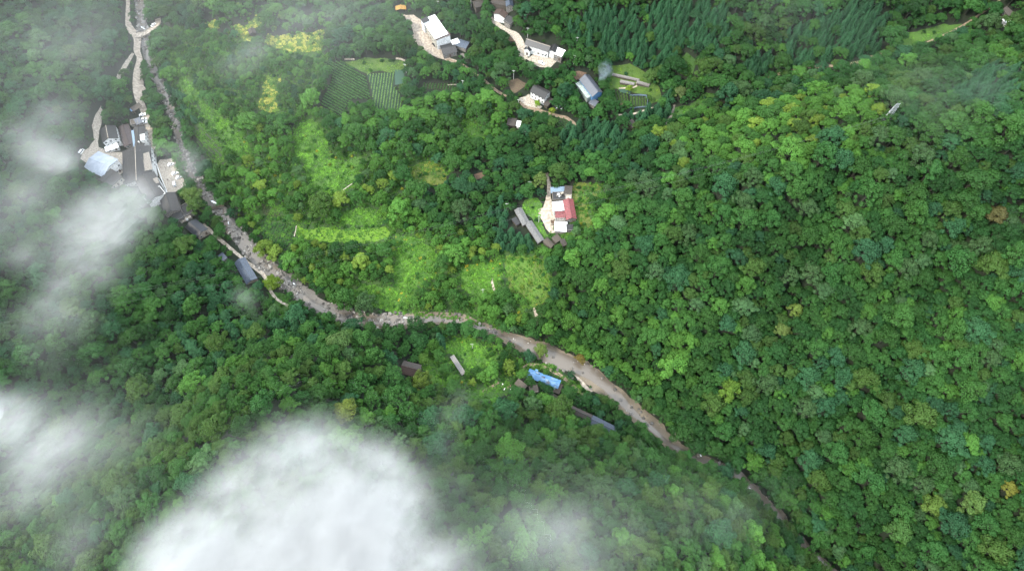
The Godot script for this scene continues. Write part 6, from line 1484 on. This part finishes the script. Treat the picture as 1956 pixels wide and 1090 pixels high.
func plant(all: Array, crowns: Array[ArrayMesh], limbs: Array[ArrayMesh], bushes: Array[ArrayMesh], firs: Array[ArrayMesh]):
	# those that show largest stand one by one, the rest as the mass of the wood
	for t in all:
		var w: Vector3 = on(t.at) + Vector3.UP * t.tall * 0.6 - eye
		var depth := w.dot(Vector3(0, -0.8988, -0.4384))
		var u := w.x / depth / 0.75
		var v := w.dot(Vector3(0, 0.4384, -0.8988)) / depth / 0.418
		t.show = t.r / depth if absf(u) < 1.0 and absf(v) < 1.0 else 0.0
		if t.has("label"): t.show += 10.0
	var marks := [["the lattice tower", Vector2(194.1, -234.2)], ["the lone farmhouse by the track", Vector2(298.9, -327.1)], ["the far pale meadow", Vector2(256.6, -323.6)], ["the large blue gabled barn", Vector2(53.5, -325.6)], ["the long low sheds", Vector2(80.8, -329.7)], ["the square fenced bean plot", Vector2(85.3, -312.3)], ["the dark roofed farmhouse", Vector2(18.7, -353)], ["the tall white house", Vector2(-55.1, -377.1)], ["the small white house", Vector2(19.3, -321.9)], ["the brown gabled house", Vector2(-7.3, -381.3)], ["the red roofed farm", Vector2(31.8, -229.9)], ["the long grey tiled shed", Vector2(10.5, -221.7)], ["the hamlet roofs", Vector2(-262.8, -285.8)], ["the car park", Vector2(-230, -269.9)], ["the concrete road bridge", Vector2(-273.7, -396.1)], ["the log footbridge", Vector2(-197, -245.8)], ["the riverside lean-to", Vector2(-170.4, -198.7)], ["the vivid strip terrace", Vector2(-103.6, -221)], ["the flowering meadow", Vector2(-68.6, -193)], ["the yellow green hollow", Vector2(10.3, -188.7)], ["the tin roofed glade shed", Vector2(-33.3, -136.6)], ["the reddish brown roof", Vector2(-59.2, -131.2)], ["the blue tarpaulin house", Vector2(18.9, -128.9)], ["the navy blue roof", Vector2(53.3, -102.1)], ["the dark river gorge", Vector2(133.9, -72.4)], ["the sandy gravel bank", Vector2(44.3, -127)], ["the striped crops", Vector2(-88, -329.1)], ["the maize rows", Vector2(-117.5, -332.3)], ["the yellow flowering patches", Vector2(-164.5, -369.9)], ["the golden yellow tree", Vector2(247.9, -57.9)], ["the two lime yellow trees", Vector2(227.2, -53)], ["the bronze crowned tree", Vector2(242, -180.6)], ["the bright lime tree", Vector2(121.1, -113.9)], ["the pale yellow tree", Vector2(154.4, -150.9)], ["the stony gully", Vector2(104.4, -295.9)], ["the southern cloud bank", Vector2(-86.4, -45.4)], ["the golden tipped spur tree", Vector2(-84.6, -93.5)], ["the round olive tree", Vector2(-123.3, -237.3)], ["the middle terraces", Vector2(-118.2, -270.7)], ["the misty spur woods", Vector2(24.8, -41.8)], ["the domed gorge tree", Vector2(205.7, -41.2)], ["the earth track", Vector2(188, -316.7)]]
	var seen := {}
	var leafs := {}
	var told := {}
	var bins := {}
	all.sort_custom(func(a, b): return a.show > b.show)
	var wood := stuff("forest", "mixed green forest covering the valley slopes")
	var under := stuff("undergrowth", "low green shrubs filling the gaps between trees and field edges")
	for t in all:
		var p := on(t.at)
		var lobed: bool = t.kind == "broadleaf"
		var count: int = seen.get(t.kind, 0)
		var rot := rng.randf() * TAU
		var k := rng.randi()
		var mesh: ArrayMesh
		var at: Vector3
		var size: Vector3
		if t.kind == "conifer":
			mesh = firs[k % firs.size()]
			at = p
			size = Vector3(t.r * 5.0, t.tall, t.r * 5.0)
		elif t.kind == "shrub":
			mesh = bushes[k % bushes.size()]
			at = p + Vector3.UP * t.r * 0.35
			size = Vector3(t.r, t.r * rng.randf_range(0.8, 1.2), t.r)
		else:
			mesh = crowns[k % crowns.size()]
			at = p + Vector3.UP * (t.tall - t.r * 0.95)
			size = Vector3(t.r * rng.randf_range(0.95, 1.3), t.r * rng.randf_range(0.75, 1.15), t.r * rng.randf_range(0.95, 1.3))
		if t.show > 0.0 and count < 300:
			seen[t.kind] = count + 1
			var hue := named_tint(t.tint)
			var called: String = {"conifer": "conifer_tree", "shrub": "shrub", "broadleaf": "broadleaf_tree"}[t.kind]
			var category: String = {"conifer": "conifer", "shrub": "shrub", "broadleaf": "tree"}[t.kind]
			var spot := spot_of(t.at, marks)
			var sized: String = ("large" if t.r > 5.6 else "middling" if t.r > 4.6 else "smaller") if lobed else ("tall" if t.tall > 12.5 else "short") if t.kind == "conifer" else ("broad" if t.r > 1.7 else "small")
			var said: String = t.get("label", "%s %s %s %s" % [sized, hue, {"conifer": "pointed conifer", "shrub": "rounded shrub", "broadleaf": "lumpy crowned tree"}[t.kind], spot])
			if told.has(said) and not t.has("label"):
				var more := said.replace(" lumpy crowned", "") + " towards " + second_mark(t.at, marks)
				if more.split(" ").size() <= 16: said = more
			told[said] = true
			var tint_key: String = (t.tint as Color).to_html() if t.has("label") else hue + str(k % 4)
			if not leafs.has(tint_key): leafs[tint_key] = leafy(t.tint * 0.72)
			var o := thing(called, said, category, p, rot, "" if t.has("label") else ("%ss of the wooded valley" % category))
			var body := piece("crown" if t.kind != "shrub" else "foliage", mesh, leafs[tint_key], o, at - p)
			body.scale = size
			if t.kind == "broadleaf":
				var tr := piece("trunk", limbs[k % limbs.size()], mats.bark, o, at - p)
				tr.scale = size
			elif t.kind == "conifer":
				var tr := piece("trunk", mats.fir_trunk if mats.has("fir_trunk") else fir_trunk(), mats.bark, o)
				tr.scale = Vector3(t.r, t.tall, t.r)
		else:
			var key := [t.kind, k % {"conifer": firs.size(), "shrub": bushes.size(), "broadleaf": crowns.size()}[t.kind]]
			if not bins.has(key): bins[key] = [mesh, [], []]
			bins[key][1].append(Transform3D(Basis(Vector3.UP, rot) * Basis.from_scale(size), at))
			bins[key][2].append(t.tint)
			if lobed:
				var lk := ["limbs", k % limbs.size()]
				if not bins.has(lk): bins[lk] = [limbs[k % limbs.size()], [], []]
				bins[lk][1].append(Transform3D(Basis(Vector3.UP, rot) * Basis.from_scale(size), at))
				bins[lk][2].append(Color.WHITE)
	for key in bins:
		var w: Array[Transform3D] = []
		w.assign(bins[key][1])
		var parent := under if key[0] == "shrub" else wood
		scatter(bins[key][0], mats.bark if key[0] == "limbs" else mats.plant, w, PackedColorArray(bins[key][2]), {"conifer": "conifer_crowns", "shrub": "shrub_foliage", "broadleaf": "tree_crowns", "limbs": "trunks"}[key[0]], parent)
	print("trees ", all.size(), " ", seen)

func spot_of(p: Vector2, marks: Array) -> String:
	var best := 1e9
	var out := ""
	for m in marks:
		var d := p.distance_to(m[1])
		if d < best:
			best = d
			var q: Vector2 = p - m[1]
			var far := "just " if d < 18.0 else "well " if d > 55.0 else ""
			var way := "east of" if q.x > 0 else "west of"
			if absf(q.y) > absf(q.x): way = "south of" if q.y > 0 else "north of"
			out = far + way + " " + m[0]
	return out

func second_mark(p: Vector2, marks: Array) -> String:
	var order := marks.duplicate()
	order.sort_custom(func(a, b): return p.distance_to(a[1]) < p.distance_to(b[1]))
	return order[1][0]

func fir_trunk() -> ArrayMesh:
	mats.fir_trunk = facets(tube(Vector3(0, -0.1, 0), Vector3(0, 0.45, 0), 0.09, 0.05, 6))
	return mats.fir_trunk

func named_tint(c: Color) -> String:
	if c.r > 0.30: return "golden yellow"
	if c.r > c.g * 0.9: return "russet brown"
	if c.r > c.g * 0.62: return "olive green" if c.g < 0.16 else "yellow green"
	if c.b > c.g * 0.40: return "pale grey green" if c.g > 0.12 else "bluish green"
	if c.g > 0.15: return "bright fresh green"
	if c.g > 0.095: return "mid green"
	return "dark green"

# ---------------------------------------------------------------- mist
func make_mist():
	bank("mist", "thick white cloud bank pouring over the southern spur", [Vector4(-74.7, -11, 22.4, 6.5), Vector4(-97.4, -9.2, 15.1, 2.6), Vector4(-60.6, -17.9, 15.6, 1.5), Vector4(-77.1, -38.5, 16.2, 0.8), Vector4(-80, -59.2, 12.6, 0.4), Vector4(-54.2, -35.2, 16.9, 0.6), Vector4(-36.1, -17.4, 18, 0.4), Vector4(-21.1, -11.4, 16, 0.3), Vector4(-113.3, -9.2, 12.7, 0.7), Vector4(-90.1, -35.8, 12, 0.4)], 0.075, 5, 45.0, 0.850, 2.3)
	bank("mist", "white mist bank entering over the western slope", [Vector4(-234.1, -74.7, 7.9, 2.4), Vector4(-229.5, -81.6, 5.9, 1), Vector4(-222, -69.7, 8.5, 1), Vector4(-216, -79.1, 11.8, 0.7), Vector4(-186.1, -67.1, 17.5, 0.5), Vector4(-201.9, -57.5, 17.1, 0.4), Vector4(-158.9, -65.6, 10.4, 0.3), Vector4(-192, -39.8, 12.7, 0.2), Vector4(-162.5, -30.1, 10.4, 0.2), Vector4(-163.5, -19.4, 10.7, 0.3), Vector4(-149.8, -37.3, 8.7, 0.1), Vector4(-145.2, -74.3, 7.4, 0.1)], 0.08, 2, 45.0, 0.435, 1.7)
	bank("mist", "drifting mist cloud half covering the hamlet roofs", [Vector4(-234.7, -197.2, 17.3, 1.1), Vector4(-235.8, -173.7, 12.8, 1), Vector4(-227.8, -215.2, 15.3, 0.9), Vector4(-218.9, -222.7, 10.4, 0.6), Vector4(-236.7, -160.2, 9.3, 0.8), Vector4(-238, -144.7, 8.3, 0.4), Vector4(-220.5, -166.3, 10.9, 0.4), Vector4(-210.2, -207.6, 10.6, 0.4), Vector4(-216.9, -187.8, 11.2, 0.3)], 0.05, 3, 35.0, 0.340, 1.6)
	bank("mist", "thin veil of mist over the western woods beside the hamlet", [Vector4(-269.3, -240.1, 14.3, 0.7), Vector4(-275.9, -268.8, 12, 0.4), Vector4(-265.9, -209.2, 13.5, 0.5), Vector4(-250.7, -167.2, 11.7, 0.5), Vector4(-254.5, -235, 11.9, 0.4), Vector4(-236.3, -131, 16.4, 0.4), Vector4(-220.6, -136.6, 14.2, 0.3), Vector4(-283.9, -250.6, 10.6, 0.4), Vector4(-256.8, -269.2, 19.4, 0.2), Vector4(-226.2, -110.9, 16, 0.2), Vector4(-206.5, -164, 14.4, 0.2)], 0.02, 4, 45.0, 0.360, 1.1)
	bank("mist", "wisp of mist over the car park and upper river", [Vector4(-215.9, -265.9, 11.5, 0.6), Vector4(-201.5, -259.7, 10.7, 0.5), Vector4(-226.7, -269.3, 8, 0.3), Vector4(-205.5, -246.7, 9.4, 0.3)], 0.02, 5, 30.0, 0.196, 2.2)
	bank("mist", "wisp of mist drifting over the plantation", [Vector4(-172.1, -332.6, 12.8, 0.5), Vector4(-165.9, -340.4, 9.3, 0.3), Vector4(-180.1, -325.2, 10.7, 0.3), Vector4(-153.8, -358.6, 12.9, 0.5), Vector4(-136, -358.9, 10.6, 0.4), Vector4(-121.9, -359.4, 9.9, 0.4), Vector4(-142.3, -351.5, 9.2, 0.2), Vector4(-188.2, -318.3, 10.8, 0.2)], 0.015, 6, 30.0, 0.187, 2.2)
	bank("mist", "small wisp of mist above the riverside slope", [Vector4(-149.7, -162.1, 7.8, 0.5), Vector4(-156.4, -167, 6.2, 0.3), Vector4(-142.7, -152.7, 6.9, 0.2)], 0.02, 7, 30.0, 0.180, 2.4)
	bank("mist", "faint wisp of mist over the lower glade", [Vector4(-29.2, -88.6, 9.2, 0.5), Vector4(-25.8, -99.3, 6.9, 0.3), Vector4(-31.2, -72.5, 10.6, 0.5), Vector4(-24.8, -55.9, 11.4, 0.4), Vector4(-17.1, -43.5, 12.2, 0.3)], 0.015, 8, 30.0, 0.187, 2.4)
	bank("mist", "pale mist thinning over the woods of the southern spur", [Vector4(21.2, -33.8, 12.9, 0.5), Vector4(8.3, -25.1, 15.4, 0.4), Vector4(45.2, -46.5, 16, 0.3), Vector4(29.8, -17.8, 14.6, 0.6), Vector4(-5.7, -33.1, 11.4, 0.3), Vector4(4.6, -37.8, 10.6, 0.3), Vector4(72.4, -40.6, 23.7, 0.3), Vector4(97, -37.4, 21.3, 0.2), Vector4(49.4, -22.2, 13.3, 0.3)], 0.015, 9, 40.0, 0.225, 1.3)
	bank("mist", "bluish haze hanging in the gorge of the lower river", [Vector4(136.1, -58.7, 15.4, 0.4), Vector4(144.6, -53.8, 12.7, 0.4), Vector4(128.4, -65.2, 9.7, 0.2), Vector4(152.6, -47.5, 10.9, 0.2)], 0.012, 10, 30.0, 0.060, 2.0)
	bank("mist", "patch of mist at the top of the far eastern woods", [Vector4(236.9, -322.2, 13.2, 0.5), Vector4(227.6, -316.4, 11.8, 0.3), Vector4(234.7, -239.2, 9.9, 0.5), Vector4(233.4, -225.7, 9.2, 0.4), Vector4(240.4, -262.7, 3.8, 0.2), Vector4(229.4, -163.5, 5.6, 0.4), Vector4(232, -169.3, 4.8, 0.3)], 0.015, 11, 35.0, 0.117, 2.2)
	bank("haze", "thin even haze over the western half of the valley", [Vector4(-269.1, -309.9, 94.2, 0.2), Vector4(-244.7, -176.1, 47.7, 0.2), Vector4(-105.4, -329.7, 96.5, 0.2), Vector4(-175.6, -48.3, 49.2, 0.2), Vector4(4, -21.1, 46, 0.2), Vector4(155.9, -317, 60.7, 0.1), Vector4(210.3, -229.8, 34.4, 0.1)], 0.004, 12, 60.0, 0.612, 0.6)
	var source: Vector2 = Vector2(59.2, -325.9)
	for k in 9:
		var f := FogVolume.new()
		f.name = numbered("smoke")
		f.shape = RenderingServer.FOG_VOLUME_SHAPE_ELLIPSOID
		var w := 2.5 + k * 0.9
		f.size = Vector3(w * rng.randf_range(1.0, 1.6), w * 0.8, w)
		f.position = on(source + Vector2(k * 0.45 + rng.randf_range(-1, 1), -k * 0.35 + rng.randf_range(-1, 1)), 5.5 + k * 0.9)
		f.rotation.y = rng.randf() * TAU
		var fm := FogMaterial.new()
		fm.density = 0.05 / (1.0 + 0.5 * k)
		fm.albedo = Color(0.84, 0.93, 1.0)
		f.material = fm
		add_child(f)
		tag(f, "pale blue chimney smoke rising beside the large barn", "", "", "stuff")

# A bank of mist: two closed bodies of even fog, one over the other, whose thickness swells and frays with layered noise.
func bank(called: String, label: String, guides: Array, density: float, sd: int, lift: float, strength := 1.0, fray := 2.2):
	var group := Node3D.new()
	group.name = numbered(called)
	add_child(group)
	tag(group, label, "", "", "stuff")
	var fm := FogMaterial.new()
	fm.density = density
	fm.albedo = Color(0.985, 0.995, 1.0)
	var lo := Vector2(1e9, 1e9)
	var hi := -lo
	for g: Vector4 in guides:
		lo = lo.min(Vector2(g.x - g.z * 3.0, g.y - g.z * 3.0))
		hi = hi.max(Vector2(g.x + g.z * 3.0, g.y + g.z * 3.0))
	var level := 0.0
	for g: Vector4 in guides: level += rough_height(clampf(g.x, X0, X1), clampf(g.y, Z0, Z1)) / guides.size()
	for layer in 2:
		var n := FastNoiseLite.new()
		n.seed = sd * 31 + layer * 7
		n.frequency = 0.017
		n.fractal_octaves = 6
		n.fractal_gain = 0.56
		n.domain_warp_enabled = true
		n.domain_warp_amplitude = 16.0
		n.domain_warp_frequency = 0.014
		var cell := 2.2 if hi.x - lo.x < 200 else 3.0
		if density < 0.008: cell = 6.0
		var nx := int((hi.x - lo.x) / cell) + 1
		var nz := int((hi.y - lo.y) / cell) + 1
		var thick := PackedFloat32Array()
		thick.resize(nx * nz)
		for j in nz:
			for i in nx:
				var x := lo.x + i * cell
				var z := lo.y + j * cell
				var tau := 0.0
				for g: Vector4 in guides:
					var d := ((x - g.x) * (x - g.x) + (z - g.y) * (z - g.y)) / (g.z * g.z)
					if d < 9.0: tau += g.w * exp(-1.7 * (sqrt(d + 0.3) - 0.548)) * (1.0 - d / 9.0)
				tau *= 0.5 * strength
				tau = 3.0 * (1.0 - exp(-tau / 3.0))
				if tau < 0.004: continue
				var f := n.get_noise_2d(x, z) + 0.45 * n.get_noise_2d(x * 3.1 + 40.0, z * 3.1) * minf(1.0, tau * 4.0)
				thick[j * nx + i] = tau * exp(clampf(fray * 1.1 * f / (1.0 + 0.25 * tau), -2.6, 1.1)) * minf(1.0, tau * 8.0) / density
		var v := PackedVector3Array()
		var ix := PackedInt32Array()
		for side in 2:
			for j in nz:
				for i in nx:
					var x := lo.x + i * cell
					var z := lo.y + j * cell
					var t := thick[j * nx + i]
					var y := lerpf(rough_height(clampf(x, X0, X1), clampf(z, Z0, Z1)), level, 0.7) + lift - 4.0 + layer * 9.0 + 3.0 * n.get_noise_2d(x * 0.4 + 500.0, z * 0.4)
					v.append(Vector3(x, y + (t * 0.1 if side == 0 else -minf(t * 0.9, lift + 4.0)), z))
		var o := nx * nz
		for j in nz - 1:
			for i in nx - 1:
				var a := j * nx + i
				if thick[a] + thick[a + 1] + thick[a + nx] + thick[a + nx + 1] <= 0.0: continue
				# a face whose corners all have no thickness would lie on its twin below
				if thick[a] + thick[a + 1] + thick[a + nx] > 0.0: ix.append_array([a, a + 1, a + nx, o + a, o + a + nx, o + a + 1])
				if thick[a + 1] + thick[a + nx + 1] + thick[a + nx] > 0.0: ix.append_array([a + 1, a + nx + 1, a + nx, o + a + 1, o + a + nx, o + a + nx + 1])
		piece("mist_layer", sheet(v, PackedColorArray(), ix), fm, group)
